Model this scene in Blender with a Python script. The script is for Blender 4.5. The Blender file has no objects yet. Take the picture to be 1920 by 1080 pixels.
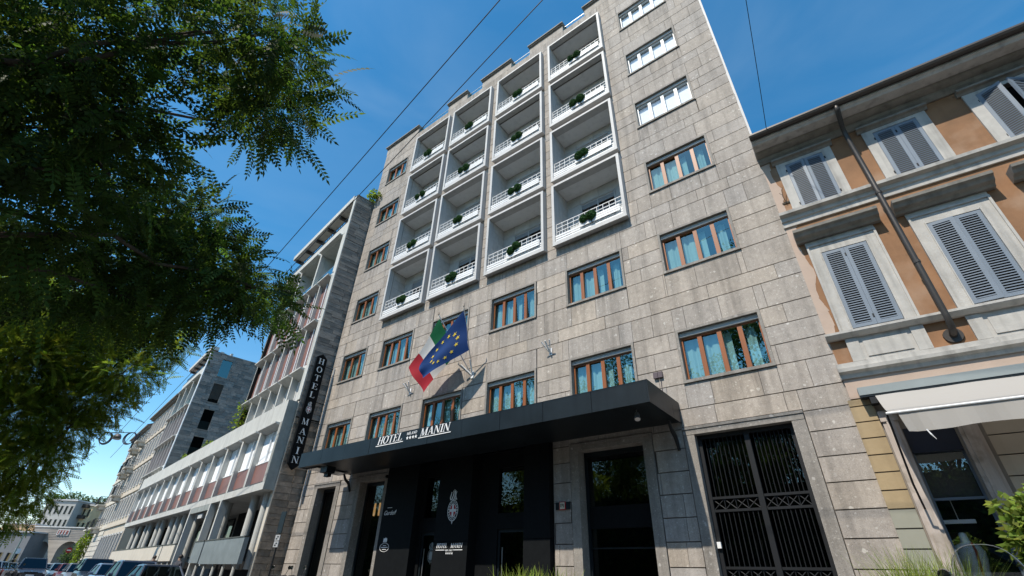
import bpy, bmesh, math, random
import numpy as np
from mathutils import Vector, Matrix, Quaternion
R = math.radians
rnd = random.Random(7)
scn = bpy.context.scene
col = scn.collection

# ------------------------------------------------------------------ camera, sky, sun, exposure
CAM = Vector((0, -11.5, 1.1))
def cam_axes(pan, tilt, roll):
    cp, sp, ct, st = math.cos(pan), math.sin(pan), math.cos(tilt), math.sin(tilt)
    f = Vector((sp*ct, cp*ct, st)); r0 = Vector((cp, -sp, 0)); u0 = r0.cross(f)
    return math.cos(roll)*r0 + math.sin(roll)*u0, -math.sin(roll)*r0 + math.cos(roll)*u0, f
ax = cam_axes(R(-38.3975), R(32.5597), R(1.8038))
cd = bpy.data.cameras.new('camera'); cam = bpy.data.objects.new('camera', cd); col.objects.link(cam)
cd.sensor_width = 36; cd.lens = 859.2146/1920*36; cd.clip_start = .05; cd.clip_end = 3000
m3 = Matrix((ax[0], ax[1], -ax[2])).transposed()
cam.matrix_world = Matrix.Translation(CAM) @ m3.to_4x4()
scn.camera = cam

SUN = Vector((-.10, -1, 1.37)).normalized()
elev = math.asin(SUN.z); rot = math.atan2(SUN.x, SUN.y)
w = bpy.data.worlds.new('World'); scn.world = w; w.use_nodes = True
nt = w.node_tree; nt.nodes.clear()
sky = nt.nodes.new('ShaderNodeTexSky'); sky.sky_type = 'NISHITA'; sky.sun_disc = False
sky.sun_elevation = elev; sky.sun_rotation = rot; sky.air_density = 1.0; sky.dust_density = .3; sky.ozone_density = .6; sky.altitude = 100
bg = nt.nodes.new('ShaderNodeBackground'); bg.inputs[1].default_value = .14
out = nt.nodes.new('ShaderNodeOutputWorld')
hs_ = nt.nodes.new('ShaderNodeHueSaturation'); hs_.inputs['Hue'].default_value = .489; hs_.inputs['Saturation'].default_value = 1.38; hs_.inputs['Value'].default_value = 1.32
nt.links.new(sky.outputs[0], hs_.inputs['Color']); 
tc_ = nt.nodes.new('ShaderNodeTexCoord'); mp_ = nt.nodes.new('ShaderNodeMapping'); mp_.inputs['Scale'].default_value = (1.2, 1.2, 4.5); mp_.inputs['Rotation'].default_value = (.3, .2, .6)
nz_ = nt.nodes.new('ShaderNodeTexNoise'); nz_.inputs['Scale'].default_value = 1.6; nz_.inputs['Detail'].default_value = 8; nz_.inputs['Distortion'].default_value = .6
mr_ = nt.nodes.new('ShaderNodeMapRange'); mr_.inputs[1].default_value = .46; mr_.inputs[2].default_value = .80; mr_.inputs[3].default_value = 0; mr_.inputs[4].default_value = .10
mx_ = nt.nodes.new('ShaderNodeMix'); mx_.data_type = 'RGBA'; mx_.inputs[7].default_value = (5.2, 6.2, 6.8, 1)
for a_, b_ in ((tc_.outputs['Generated'], mp_.inputs[0]), (mp_.outputs[0], nz_.inputs['Vector']), (nz_.outputs[0], mr_.inputs[0]), (mr_.outputs[0], mx_.inputs[0]), (hs_.outputs[0], mx_.inputs[6]), (mx_.outputs[2], bg.inputs[0])): nt.links.new(a_, b_)
nt.links.new(bg.outputs[0], out.inputs[0])
ld = bpy.data.lights.new('sun', 'SUN'); ld.energy = 4.9; ld.angle = R(.5); ld.color = (1, .93, .81)
so = bpy.data.objects.new('sun', ld); col.objects.link(so); so.rotation_mode = 'QUATERNION'
so.rotation_quaternion = (-SUN).to_track_quat('-Z', 'Y'); so.location = (0, -40, 60)
vs = scn.view_settings; vs.view_transform = 'Standard'; vs.look = 'None'; vs.exposure = .22; vs.gamma = 1; vs.use_curve_mapping = False
scn.cycles.max_bounces = 6; scn.cycles.diffuse_bounces = 2; scn.cycles.transparent_max_bounces = 12

# ------------------------------------------------------------------ materials
MATS = {}
def newmat(name):
    m = bpy.data.materials.new(name); m.use_nodes = True; n = m.node_tree; n.nodes.clear()
    o = n.nodes.new('ShaderNodeOutputMaterial'); MATS[name] = m
    return m, n, o
def N(n, t, **kw):
    x = n.nodes.new(t)
    for k, v in kw.items():
        if k.startswith('i'): x.inputs[int(k[1:])].default_value = v
        else: setattr(x, k, v)
    return x
def M(name, c, rough=.6, vary=.12, scale=1.5, bump=0., bscale=40, metal=0., spec=.4, tone=False, stretch=None, stain=0, tint=None):
    if name in MATS: return MATS[name]
    m, n, o = newmat(name); L = n.links.new
    p = N(n, 'ShaderNodeBsdfPrincipled'); p.inputs['Roughness'].default_value = rough; p.inputs['Metallic'].default_value = metal
    p.inputs['Specular IOR Level'].default_value = spec
    g = N(n, 'ShaderNodeNewGeometry'); pos = g.outputs['Position']
    if stretch:
        mp = N(n, 'ShaderNodeMapping'); mp.inputs['Scale'].default_value = stretch; L(pos, mp.inputs[0]); pos = mp.outputs[0]
    nz = N(n, 'ShaderNodeTexNoise'); nz.inputs['Scale'].default_value = scale; nz.inputs['Detail'].default_value = 7; nz.inputs['Roughness'].default_value = .62
    L(pos, nz.inputs['Vector'])
    mr = N(n, 'ShaderNodeMapRange', i1=.25, i2=.75, i3=1-vary, i4=1+vary); L(nz.outputs[0], mr.inputs[0])
    vm = N(n, 'ShaderNodeVectorMath', operation='SCALE'); vm.inputs[0].default_value = c[:3]; L(mr.outputs[0], vm.inputs['Scale'])
    res = vm.outputs[0]
    if tint:      # second colour in patches (wear, bleaching)
        n2 = N(n, 'ShaderNodeTexNoise'); n2.inputs['Scale'].default_value = tint[1]; n2.inputs['Detail'].default_value = 6; L(g.outputs['Position'], n2.inputs['Vector'])
        r2 = N(n, 'ShaderNodeMapRange', i1=tint[2], i2=tint[3], i3=0, i4=1); L(n2.outputs[0], r2.inputs[0])
        mx = N(n, 'ShaderNodeMix', data_type='RGBA'); L(r2.outputs[0], mx.inputs[0]); L(res, mx.inputs[6]); mx.inputs[7].default_value = (*tint[0], 1); res = mx.outputs[2]
    if stain:     # vertical rain streaks
        ms = N(n, 'ShaderNodeMapping'); ms.inputs['Scale'].default_value = (5, 5, .35); L(g.outputs['Position'], ms.inputs[0])
        n3 = N(n, 'ShaderNodeTexNoise'); n3.inputs['Scale'].default_value = 1.0; n3.inputs['Detail'].default_value = 5; L(ms.outputs[0], n3.inputs['Vector'])
        r3 = N(n, 'ShaderNodeMapRange', i1=.5, i2=.75, i3=1, i4=1-stain); L(n3.outputs[0], r3.inputs[0])
        v3 = N(n, 'ShaderNodeVectorMath', operation='SCALE'); L(res, v3.inputs[0]); L(r3.outputs[0], v3.inputs['Scale']); res = v3.outputs[0]
    if tone:
        at = N(n, 'ShaderNodeAttribute', attribute_name='tone')
        v2 = N(n, 'ShaderNodeVectorMath', operation='MULTIPLY'); L(res, v2.inputs[0]); L(at.outputs['Color'], v2.inputs[1]); res = v2.outputs[0]
    L(res, p.inputs['Base Color'])
    if bump:
        nb = N(n, 'ShaderNodeTexNoise'); nb.inputs['Scale'].default_value = bscale; nb.inputs['Detail'].default_value = 5; L(pos, nb.inputs['Vector'])
        b = N(n, 'ShaderNodeBump'); b.inputs['Strength'].default_value = bump; b.inputs['Distance'].default_value = .02; L(nb.outputs[0], b.inputs['Height']); L(b.outputs[0], p.inputs['Normal'])
    L(p.outputs[0], o.inputs[0])
    return m
def stone_mat(name, c, tone=True, clast=1.0):
    m, n, o = newmat(name); L = n.links.new
    p = N(n, 'ShaderNodeBsdfPrincipled'); p.inputs['Roughness'].default_value = .75; p.inputs['Specular IOR Level'].default_value = .3
    g = N(n, 'ShaderNodeNewGeometry'); pos = g.outputs['Position']
    at = N(n, 'ShaderNodeAttribute', attribute_name='tone')
    off = N(n, 'ShaderNodeVectorMath', operation='ADD'); L(pos, off.inputs[0])
    sc = N(n, 'ShaderNodeVectorMath', operation='SCALE'); L(at.outputs['Color'], sc.inputs[0]); sc.inputs['Scale'].default_value = 37.; L(sc.outputs[0], off.inputs[1])
    pv = off.outputs[0] if tone else pos
    def noise(s, d=6, src=pv):
        x = N(n, 'ShaderNodeTexNoise'); x.inputs['Scale'].default_value = s; x.inputs['Detail'].default_value = d; x.inputs['Roughness'].default_value = .65; L(src, x.inputs['Vector']); return x.outputs[0]
    def rng(src, a, b, c0, c1):
        x = N(n, 'ShaderNodeMapRange', i1=a, i2=b, i3=c0, i4=c1); L(src, x.inputs[0]); return x.outputs[0]
    big = rng(noise(.9), .3, .7, .84, 1.14); med = rng(noise(9.), .3, .7, .86, 1.12); fine = rng(noise(70., 3), .3, .7, .86, 1.14)
    a = N(n, 'ShaderNodeMath', operation='MULTIPLY'); L(big, a.inputs[0]); L(med, a.inputs[1])
    b = N(n, 'ShaderNodeMath', operation='MULTIPLY'); L(a.outputs[0], b.inputs[0]); L(fine, b.inputs[1])
    base = N(n, 'ShaderNodeVectorMath', operation='SCALE'); base.inputs[0].default_value = c; L(b.outputs[0], base.inputs['Scale'])
    res = base.outputs[0]
    # pale clasts of two sizes, dark pits
    def vor(s, lo, hi, wob):
        v = N(n, 'ShaderNodeTexVoronoi'); v.inputs['Scale'].default_value = s; v.inputs['Randomness'].default_value = 1
        wv = N(n, 'ShaderNodeTexNoise'); wv.inputs['Scale'].default_value = s*1.6; L(pv, wv.inputs['Vector'])
        sc2 = N(n, 'ShaderNodeVectorMath', operation='SCALE'); L(wv.outputs['Color'], sc2.inputs[0]); sc2.inputs['Scale'].default_value = wob/s
        ad = N(n, 'ShaderNodeVectorMath', operation='ADD'); L(pv, ad.inputs[0]); L(sc2.outputs[0], ad.inputs[1]); L(ad.outputs[0], v.inputs['Vector'])
        d = rng(v.outputs['Distance'], lo, hi, 1, 0)
        sp = N(n, 'ShaderNodeSeparateXYZ'); L(v.outputs['Color'], sp.inputs[0])
        return d, sp.outputs[0], sp.outputs[1]
    for s, lo, hi, th, cc, amt in ((7., .2, .27, .86, (.60, .57, .53), .75*clast), (16., .24, .34, .8, (.55, .52, .48), .6*clast), (38., .26, .4, .72, (.52, .49, .45), .5*clast), (45., .22, .36, .80, (.10, .095, .09), .55)):
        d, r1, r2 = vor(s, lo, hi, .7)
        on = rng(r1, th, th+.06, 0, amt)
        f = N(n, 'ShaderNodeMath', operation='MULTIPLY'); L(d, f.inputs[0]); L(on, f.inputs[1])
        mx = N(n, 'ShaderNodeMix', data_type='RGBA'); L(f.outputs[0], mx.inputs[0]); L(res, mx.inputs[6]); mx.inputs[7].default_value = (*cc, 1); res = mx.outputs[2]
    if tone:
        v2 = N(n, 'ShaderNodeVectorMath', operation='MULTIPLY'); L(res, v2.inputs[0]); L(at.outputs['Color'], v2.inputs[1]); res = v2.outputs[0]
    # rain streaks and soot running down the wall
    ms = N(n, 'ShaderNodeMapping'); ms.inputs['Scale'].default_value = (3.2, 3.2, .22); L(pos, ms.inputs[0])
    st = rng(noise(1.0, 6, ms.outputs[0]), .46, .72, 1.0, .64)
    v3 = N(n, 'ShaderNodeVectorMath', operation='SCALE'); L(res, v3.inputs[0]); L(st, v3.inputs['Scale'])
    L(v3.outputs[0], p.inputs['Base Color'])
    bp = N(n, 'ShaderNodeBump'); bp.inputs['Strength'].default_value = .35; bp.inputs['Distance'].default_value = .01; L(noise(60., 4), bp.inputs['Height']); L(bp.outputs[0], p.inputs['Normal'])
    L(p.outputs[0], o.inputs[0]); return m
def glass_mat(name, base=.22, tint=(.75, .8, .8), refl=(.85, .95, 1), rough=.0, wav=.0):
    m, n, o = newmat(name); L = n.links.new
    t = N(n, 'ShaderNodeBsdfTransparent', i0=(*tint, 1)); gl = N(n, 'ShaderNodeBsdfGlossy'); gl.inputs['Color'].default_value = (*refl, 1); gl.inputs['Roughness'].default_value = rough
    lw = N(n, 'ShaderNodeLayerWeight', i0=.5); pw = N(n, 'ShaderNodeMath', operation='POWER', i1=5.); L(lw.outputs['Facing'], pw.inputs[0]); ad = N(n, 'ShaderNodeMath', operation='MULTIPLY_ADD', i1=.95-base, i2=base+.04, use_clamp=True); L(pw.outputs[0], ad.inputs[0])
    if wav:
        g = N(n, 'ShaderNodeNewGeometry'); nz = N(n, 'ShaderNodeTexNoise'); nz.inputs['Scale'].default_value = 1.7; L(g.outputs['Position'], nz.inputs['Vector'])
        bp = N(n, 'ShaderNodeBump'); bp.inputs['Strength'].default_value = wav; bp.inputs['Distance'].default_value = .02; L(nz.outputs[0], bp.inputs['Height']); L(bp.outputs[0], gl.inputs['Normal'])
    mx = N(n, 'ShaderNodeMixShader'); L(ad.outputs[0], mx.inputs[0]); L(t.outputs[0], mx.inputs[1]); L(gl.outputs[0], mx.inputs[2]); L(mx.outputs[0], o.inputs[0]); return m
def leaf_mat(name, c, trans, vary=.35, tr=.35):
    m, n, o = newmat(name); L = n.links.new
    at = N(n, 'ShaderNodeAttribute', attribute_name='tone')
    v = N(n, 'ShaderNodeVectorMath', operation='MULTIPLY'); v.inputs[0].default_value = c; L(at.outputs['Color'], v.inputs[1])
    v2 = N(n, 'ShaderNodeVectorMath', operation='MULTIPLY'); v2.inputs[0].default_value = trans; L(at.outputs['Color'], v2.inputs[1])
    p = N(n, 'ShaderNodeBsdfPrincipled'); p.inputs['Roughness'].default_value = .6; p.inputs['Specular IOR Level'].default_value = .12; L(v.outputs[0], p.inputs['Base Color'])
    t = N(n, 'ShaderNodeBsdfTranslucent'); L(v2.outputs[0], t.inputs[0])
    mx = N(n, 'ShaderNodeMixShader', i0=tr); L(p.outputs[0], mx.inputs[1]); L(t.outputs[0], mx.inputs[2]); L(mx.outputs[0], o.inputs[0]); return m
def cloth_mat(name, c, tr=.3):
    m, n, o = newmat(name); L = n.links.new
    d = N(n, 'ShaderNodeBsdfPrincipled'); d.inputs['Base Color'].default_value = (*c, 1); d.inputs['Roughness'].default_value = .75
    t = N(n, 'ShaderNodeBsdfTranslucent', i0=(*c, 1)); mx = N(n, 'ShaderNodeMixShader', i0=tr)
    L(d.outputs[0], mx.inputs[1]); L(t.outputs[0], mx.inputs[2]); L(mx.outputs[0], o.inputs[0]); return m
def emit_mat(name, c, s):
    m, n, o = newmat(name); e = N(n, 'ShaderNodeEmission', i0=(*c, 1), i1=s); n.links.new(e.outputs[0], o.inputs[0]); return m

STONE = stone_mat('stone_slabs', (.355, .318, .286))
STONE2 = stone_mat('stone_trim', (.26, .237, .212), tone=False, clast=.7)
JOINT = M('dark_joint_mortar', (.13, .115, .10), .95)  # dark mortar colour of the backing behind the joints
WHITE = M('white_paint', (.78, .78, .78), .5, .05, stain=.12)
OFFW = M('white_trim_stone', (.50, .49, .48), .6, .07, stain=.15)
GREYST = M('grey_recess_stone', (.50, .50, .49), .7, .12, 5, tone=True)
BLACK = M('black_metal', (.011, .016, .020), .4, .35, 1.2, spec=.28, stain=.3)
BLACKST = M('black_granite', (.009, .010, .011), .6, .2, 6, spec=.05)
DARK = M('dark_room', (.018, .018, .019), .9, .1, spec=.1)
IRON = M('black_iron', (.012, .013, .015), .5, .1, spec=.3)
TIMBER = M('orange_timber', (.25, .080, .023), .45, .18, 2, stretch=(6, 6, .6))
STEEL = M('brushed_steel', (.55, .55, .56), .35, .06, metal=.9)
CURT = M('sheer_curtain', (.40, .44, .44), .8, .05)
BLIND = M('white_blind', (.86, .88, .9), .7, .03)
SHUTBOX = M('roller_shutter_grey', (.42, .43, .43), .6, .05)
GLASS = glass_mat('window_glass', .17, (.66, .88, .88), (.60, .92, .90), wav=.05)
GLASSW = glass_mat('clear_window_glass', .10, (.93, .95, .96), (.8, .95, 1.0), wav=.05)
GLASSD = glass_mat('shopfront_glass', .05, (.30, .31, .31), (.70, .75, .72), wav=.03)
GLASSB = glass_mat('balustrade_glass', .18, (.55, .85, .88), (.8, .95, 1))
CONC = M('pale_concrete', (.50, .495, .465), .8, .12, 1.2, bump=.2, bscale=30, stain=.22)
CONCG = M('green_grey_concrete', (.27, .29, .275), .85, .2, 2, bump=.3, bscale=25, stain=.2)
SLATE = M('grey_split_stone', (.20, .19, .175), .8, .3, 3, bump=.7, bscale=14, tone=True, stretch=(1, 1, 3))
ROUGHST = M('brown_rough_stone', (.23, .19, .15), .85, .35, 3.5, bump=1.0, bscale=9, tone=True)
REDPAN = M('red_brown_panel', (.22, .112, .095), .55, .15, 2)
BEIGE = M('beige_render', (.52, .45, .36), .8, .1, 1, stain=.15)
BEIGE2 = M('pale_beige_render', (.56, .51, .43), .8, .1, 1, stain=.15)
ORANGE = M('ochre_plaster', (.255, .134, .068), .85, .26, 1.3, bump=.15, bscale=12, stain=.14, tint=((.38, .26, .18), .9, .52, .74))
PLASTER = M('bleached_pink_plaster', (.44, .335, .27), .85, .08, 2, bump=.15, bscale=15)
TRIM = M('weathered_white_trim', (.43, .41, .38), .75, .18, 2.5, bump=.15, bscale=30, stain=.4)
TRIMD = M('grey_weathered_cornice', (.22, .205, .18), .8, .22, 3, bump=.2, bscale=20, stain=.4)
SHUT = M('blue_grey_shutter', (.165, .20, .245), .5, .07, 3)
PIPE = M('dark_brown_pipe', (.055, .048, .043), .45, .15, metal=.3)
YELLOW = M('ochre_rusticated_plaster', (.36, .272, .16), .85, .12, 2, bump=.15, bscale=15, stain=.2)
GREENG = M('grey_green_plinth', (.28, .275, .225), .8, .1)
AWN = cloth_mat('cream_awning_cloth', (.41, .385, .355), .18)
BARK = M('tree_bark', (.07, .055, .04), .9, .3, 8, bump=.6, bscale=20, stretch=(3, 3, .7))
LEAF1 = leaf_mat('dark_leaf', (.030, .058, .016), (.13, .22, .025), tr=.30)
LEAF2 = leaf_mat('bright_leaf', (.085, .128, .02), (.32, .42, .035), tr=.45)
LEAF3 = leaf_mat('park_leaf', (.06, .10, .035), (.15, .22, .05), tr=.35)
BOX = leaf_mat('boxwood_leaf', (.035, .095, .028), (.05, .11, .03), tr=.2)
GRASSM = leaf_mat('grass_blade', (.27, .33, .06), (.46, .55, .10), tr=.4)
ASPH = M('asphalt', (.055, .055, .057), .9, .2, 3, bump=.3, bscale=80)
PAVE = M('paving', (.15, .145, .14), .85, .15, 2)
LETW = M('white_lettering', (.82, .82, .82), .5, .02)
RED = M('signal_red', (.42, .02, .025), .5, .05)
RUBBER = M('rubber', (.02, .02, .021), .8, .1)
CHROME = M('chrome', (.75, .75, .76), .15, .02, metal=1)
CARGL = glass_mat('car_glass', .10, (.10, .14, .16), (.22, .33, .37))

# ------------------------------------------------------------------ mesh builder
class MB:
    def __init__(s): s.v = []; s.f = []; s.mi = []; s.tn = []; s.m = 0; s.t = (1, 1, 1); s.sm = False
    def add(s, vs, fs):
        b = len(s.v); s.v.extend([tuple(map(float, v)) for v in vs])
        for f in fs: s.f.append(tuple(b+i for i in f)); s.mi.append(s.m); s.tn.append(s.t)
        return s
    def box(s, x0, x1, y0, y1, z0, z1, skip=''):
        if x1 < x0: x0, x1 = x1, x0
        if y1 < y0: y0, y1 = y1, y0
        if z1 < z0: z0, z1 = z1, z0
        v = [(x0,y0,z0),(x1,y0,z0),(x1,y1,z0),(x0,y1,z0),(x0,y0,z1),(x1,y0,z1),(x1,y1,z1),(x0,y1,z1)]
        F = dict(b=(0,3,2,1), t=(4,5,6,7), f=(0,1,5,4), k=(2,3,7,6), l=(3,0,4,7), r=(1,2,6,5))
        return s.add(v, [q for k, q in F.items() if k not in skip])
    def quad(s, *p): return s.add(p, [tuple(range(len(p)))])
    def prism(s, pts, off):     # polygon (3d points) extruded by vector off
        n = len(pts); o = Vector(off); a = [Vector(p) for p in pts]
        return s.add([*a, *[p+o for p in a]], [tuple(range(n-1, -1, -1)), tuple(range(n, 2*n))] + [(i, (i+1) % n, n+(i+1) % n, n+i) for i in range(n)])
    def tube(s, pts, r, n=8, cap=True):
        pts = [Vector(p) for p in pts]; k = len(pts); rr = r if isinstance(r, (list, tuple)) else [r]*k
        vs = []; up = None
        for i, p in enumerate(pts):
            d = (pts[min(i+1, k-1)]-pts[max(i-1, 0)]).normalized()
            if up is None: up = d.orthogonal().normalized()
            a = (up-d*up.dot(d))
            a = a.normalized() if a.length > 1e-6 else d.orthogonal().normalized(); up = a; b = d.cross(a)
            for j in range(n):
                t = 2*math.pi*j/n; vs.append(p+(a*math.cos(t)+b*math.sin(t))*rr[i])
        fs = [(i*n+j, i*n+(j+1) % n, (i+1)*n+(j+1) % n, (i+1)*n+j) for i in range(k-1) for j in range(n)]
        if cap: fs += [tuple(range(n-1, -1, -1)), tuple(range((k-1)*n, k*n))]
        return s.add(vs, fs)
    def lathe(s, prof, c=(0,0,0), n=16):    # prof [(r,z)]
        vs = [(c[0]+r*math.cos(2*math.pi*j/n), c[1]+r*math.sin(2*math.pi*j/n), c[2]+z) for r, z in prof for j in range(n)]
        k = len(prof)
        return s.add(vs, [(i*n+j, i*n+(j+1) % n, (i+1)*n+(j+1) % n, (i+1)*n+j) for i in range(k-1) for j in range(n)] + [tuple(range(n-1, -1, -1)), tuple(range((k-1)*n, k*n))])
    def loft(s, rings, cap=True):
        n = len(rings[0]); vs = [p for r in rings for p in r]; k = len(rings)
        fs = [(i*n+j, i*n+(j+1) % n, (i+1)*n+(j+1) % n, (i+1)*n+j) for i in range(k-1) for j in range(n)]
        if cap: fs += [tuple(range(n-1, -1, -1)), tuple(range((k-1)*n, k*n))]
        return s.add(vs, fs)
    def mesh(s, name, mats, smooth=False, tone=False):
        me = bpy.data.meshes.new(name); me.from_pydata(s.v, [], s.f)
        for x in (mats if isinstance(mats, (list, tuple)) else [mats]): me.materials.append(x)
        if any(s.mi): me.polygons.foreach_set('material_index', s.mi)
        if smooth: me.polygons.foreach_set('use_smooth', [True]*len(s.f))
        if tone or any(t != (1,1,1) for t in s.tn):
            a = me.attributes.new('tone', 'FLOAT_COLOR', 'CORNER'); arr = []
            for p in me.polygons: arr += [*s.tn[p.index], 1.]*p.loop_total
            a.data.foreach_set('color', arr)
        me.update(); return me
    def build(s, name, mats, parent=None, loc=(0,0,0), smooth=False, tone=False):
        return link(name, s.mesh(name, mats, smooth, tone), parent, loc)
def link(name, data, parent=None, loc=(0,0,0), rz=0):
    o = bpy.data.objects.new(name, data); col.objects.link(o); o.location = loc; o.rotation_euler = (0, 0, rz)
    if parent: o.parent = parent
    return o
def B(*a, **k): return MB().box(*a, **k)
def tag(o, label=None, cat=None, group=None, kind=None):
    if label: o['label'] = label
    if cat: o['category'] = cat
    if group: o['group'] = group
    if kind: o['kind'] = kind
    return o
def thing(name, label, cat, loc=(0,0,0), rz=0, group=None): return tag(link(name, None, None, loc, rz), label, cat, group)
def stuff(o): o['kind'] = 'stuff'; return o
KIDS = {}
def copy_tree(o, parent=None, loc=None, rz=None):
    c = o.copy(); col.objects.link(c)
    if parent: c.parent = parent
    if loc is not None: c.location = loc
    if rz is not None: c.rotation_euler = (0, 0, rz)
    for ch in list(o.children): copy_tree(ch, c)
    return c
# frame of the buildings to the left of the hotel (the street bends by 8.4 degrees): local x = -u, local y = v
AL = R(8.4); P0 = Vector((-20.75, -1.55, 0))
def Lw(u, v, z=0): return (P0.x - u*math.cos(AL) + v*math.sin(AL), P0.y + u*math.sin(AL) + v*math.cos(AL), z)

# ------------------------------------------------------------------ lettering (serif capitals made of strokes)
def glyph(ch):
    T, t, s = .135, .05, .045
    P = []
    def rect(a0, a1, b0, b1): P.append([(a0,b0),(a1,b0),(a1,b1),(a0,b1)])
    def ser(c, w, b): rect(c-w/2, c+w/2, b, b+s)
    def stem(x, wd, sw=.3): rect(x-wd/2, x+wd/2, s*.9, 1-s*.9); ser(x, sw, 0); ser(x, sw, 1-s)
    def diag(x0, x1, wd, b0=0., b1=1.): P.append([(x0-wd/2,b0),(x0+wd/2,b0),(x1+wd/2,b1),(x1-wd/2,b1)])
    W = .7
    if ch == 'H': stem(.17, T); stem(.63, T); rect(.2, .6, .48, .48+t); W = .8
    elif ch == 'O':
        n = 20
        for i in range(n):
            q = []
            for j, (rx, ry) in ((i,(.38,.52)),(i+1,(.38,.52)),(i+1,(.24,.46)),(i,(.24,.46))):
                a = 2*math.pi*j/n; q.append((.4+rx*math.cos(a), .5+ry*math.sin(a)))
            P.append(q)
        W = .82
    elif ch == 'T': rect(.36-T/2, .36+T/2, s*.9, 1); ser(.36, .32, 0); rect(.02, .70, 1-t, .999); rect(.02, .07, .8, 1); rect(.65, .70, .8, 1); W = .74
    elif ch in 'EL':
        stem(.17, T); rect(.2, .62, 0, t); rect(.57, .62, 0, .25)
        if ch == 'E': rect(.2, .58, 1-t, 1); rect(.53, .58, .78, 1); rect(.2, .46, .49, .49+t); rect(.43, .47, .4, .63)
        W = .68
    elif ch == 'M': stem(.14, t, .22); stem(.80, T, .28); diag(.47, .16, T*.9); diag(.47, .78, t); W = .98
    elif ch == 'A': diag(.12, .38, t); diag(.66, .38, T); rect(.2, .56, .3, .3+t); ser(.12, .24, 0); ser(.66, .3, 0); W = .8
    elif ch == 'N': stem(.14, t, .24); stem(.70, t, .24); diag(.68, .16, T); W = .84
    elif ch == 'I': stem(.18, T); W = .36
    elif ch == ' ': W = .4
    return P, W
def star_poly(cx, cy, r):
    pts = [(cx+(r if i % 2 == 0 else r*.4)*math.sin(math.pi*i/5), cy+(r if i % 2 == 0 else r*.4)*math.cos(math.pi*i/5)) for i in range(10)]
    return [[(cx, cy), pts[i], pts[(i+1) % 10]] for i in range(10)]
def polys(mb, P, fn, off):
    for q in P: mb.prism([fn(a, b) for a, b in q], off)
def text_word(mb, word, x, z, h, width, fn, off, shear=0.):
    gl = [glyph(c) for c in word]; tot = sum(w for _, w in gl); k = width/(tot)
    for P, w in gl:
        polys(mb, [[(x+a*k+shear*b*h, z+b*h) for a, b in q] for q in P], fn, off); x += w*k
def letters(parent, word, x, z, h, width, fn, off, shear=0.):
    gl = [glyph(c) for c in word]; k = width/sum(w for _, w in gl)
    for P, w in gl:
        m = MB(); polys(m, [[(x+a*k+shear*b*h, z+b*h) for a, b in q] for q in P], fn, off); m.build('letter', LETW, parent); x += w*k
def shape(parent, name, P, fn, off): m = MB(); polys(m, P, fn, off); return m.build(name, LETW, parent)
def font_mesh(txt, size, shear=.25, ext=.002):
    c = bpy.data.curves.new('lettering', 'FONT'); c.body = txt; c.size = size; c.shear = shear; c.extrude = ext; c.align_x = 'CENTER'
    o = bpy.data.objects.new('lettering', c); col.objects.link(o)
    me = bpy.data.meshes.new_from_object(o.evaluated_get(bpy.context.evaluated_depsgraph_get())); col.objects.unlink(o); bpy.data.objects.remove(o); return me
def crest(parent, name, fn, off, h, mats=None):
    """oval badge: ring, red quarters with a white cross, plumed top; fn maps (a,b) to 3d, centred, total height h"""
    mb = MB(); rx, ry = .22*h, .30*h
    def ring(r0, r1, n=28, cy=-.08*h):
        for i in range(n):
            a, b = 2*math.pi*i/n, 2*math.pi*(i+1)/n
            mb.prism([fn(rx*r*math.cos(t), cy+ry*r*math.sin(t)) for r, t in ((r0,a),(r0,b),(r1,b),(r1,a))], off)
    ring(.96, 1.03); ring(.62, .68)
    for i in range(18):      # motto dashes between the rings
        t = math.pi*(.05+1.9*i/18)-.47; c, s = math.cos(t), math.sin(t)
        mb.prism([fn(rx*r*math.cos(t+d), -.08*h+ry*r*math.sin(t+d)) for r, d in ((.74,-.05),(.74,.05),(.90,.05),(.90,-.05))], off)
    n = 24
    mb.m = 1
    mb.prism([fn(rx*.6*math.cos(2*math.pi*i/n), -.08*h+ry*.6*math.sin(2*math.pi*i/n)) for i in range(n)], Vector(off)*.8)
    mb.m = 0
    mb.prism([fn(a*rx, -.08*h+b*ry) for a, b in ((-.17,-.58),(.17,-.58),(.17,.58),(-.17,.58))], Vector(off)*1.15)
    mb.prism([fn(a*rx, -.08*h+b*ry) for a, b in ((-.58,-.13),(.58,-.13),(.58,.13),(-.58,.13))], Vector(off)*1.1)
    mb.prism([fn(a*rx, -.08*h+b*ry) for a, b in ((-.12,-1.05),(.12,-1.05),(0,-1.3))], off)
    for x0, x1, y0 in ((-.5,-.62,.25),(-.25,-.18,.25),(0,.18,.25),(.25,.45,.25),(.5,.5,.25)):     # plumes
        for k in range(4):
            a0, a1 = k/4, (k+1)/4
            f = lambda t: (x0+(x1-x0)*t+.14*math.sin(4*t+x0*5), .23+.28*t*(1.1-.5*abs(x0)))
            p, q = f(a0), f(a1); wd = .10*(1-.5*a0)
            mb.prism([fn(rx*(p[0]-wd), h*p[1]), fn(rx*(p[0]+wd), h*p[1]), fn(rx*(q[0]+wd*.8), h*q[1]), fn(rx*(q[0]-wd*.8), h*q[1])], off)
    return mb.build(name, mats or [LETW, RED], parent)

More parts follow.
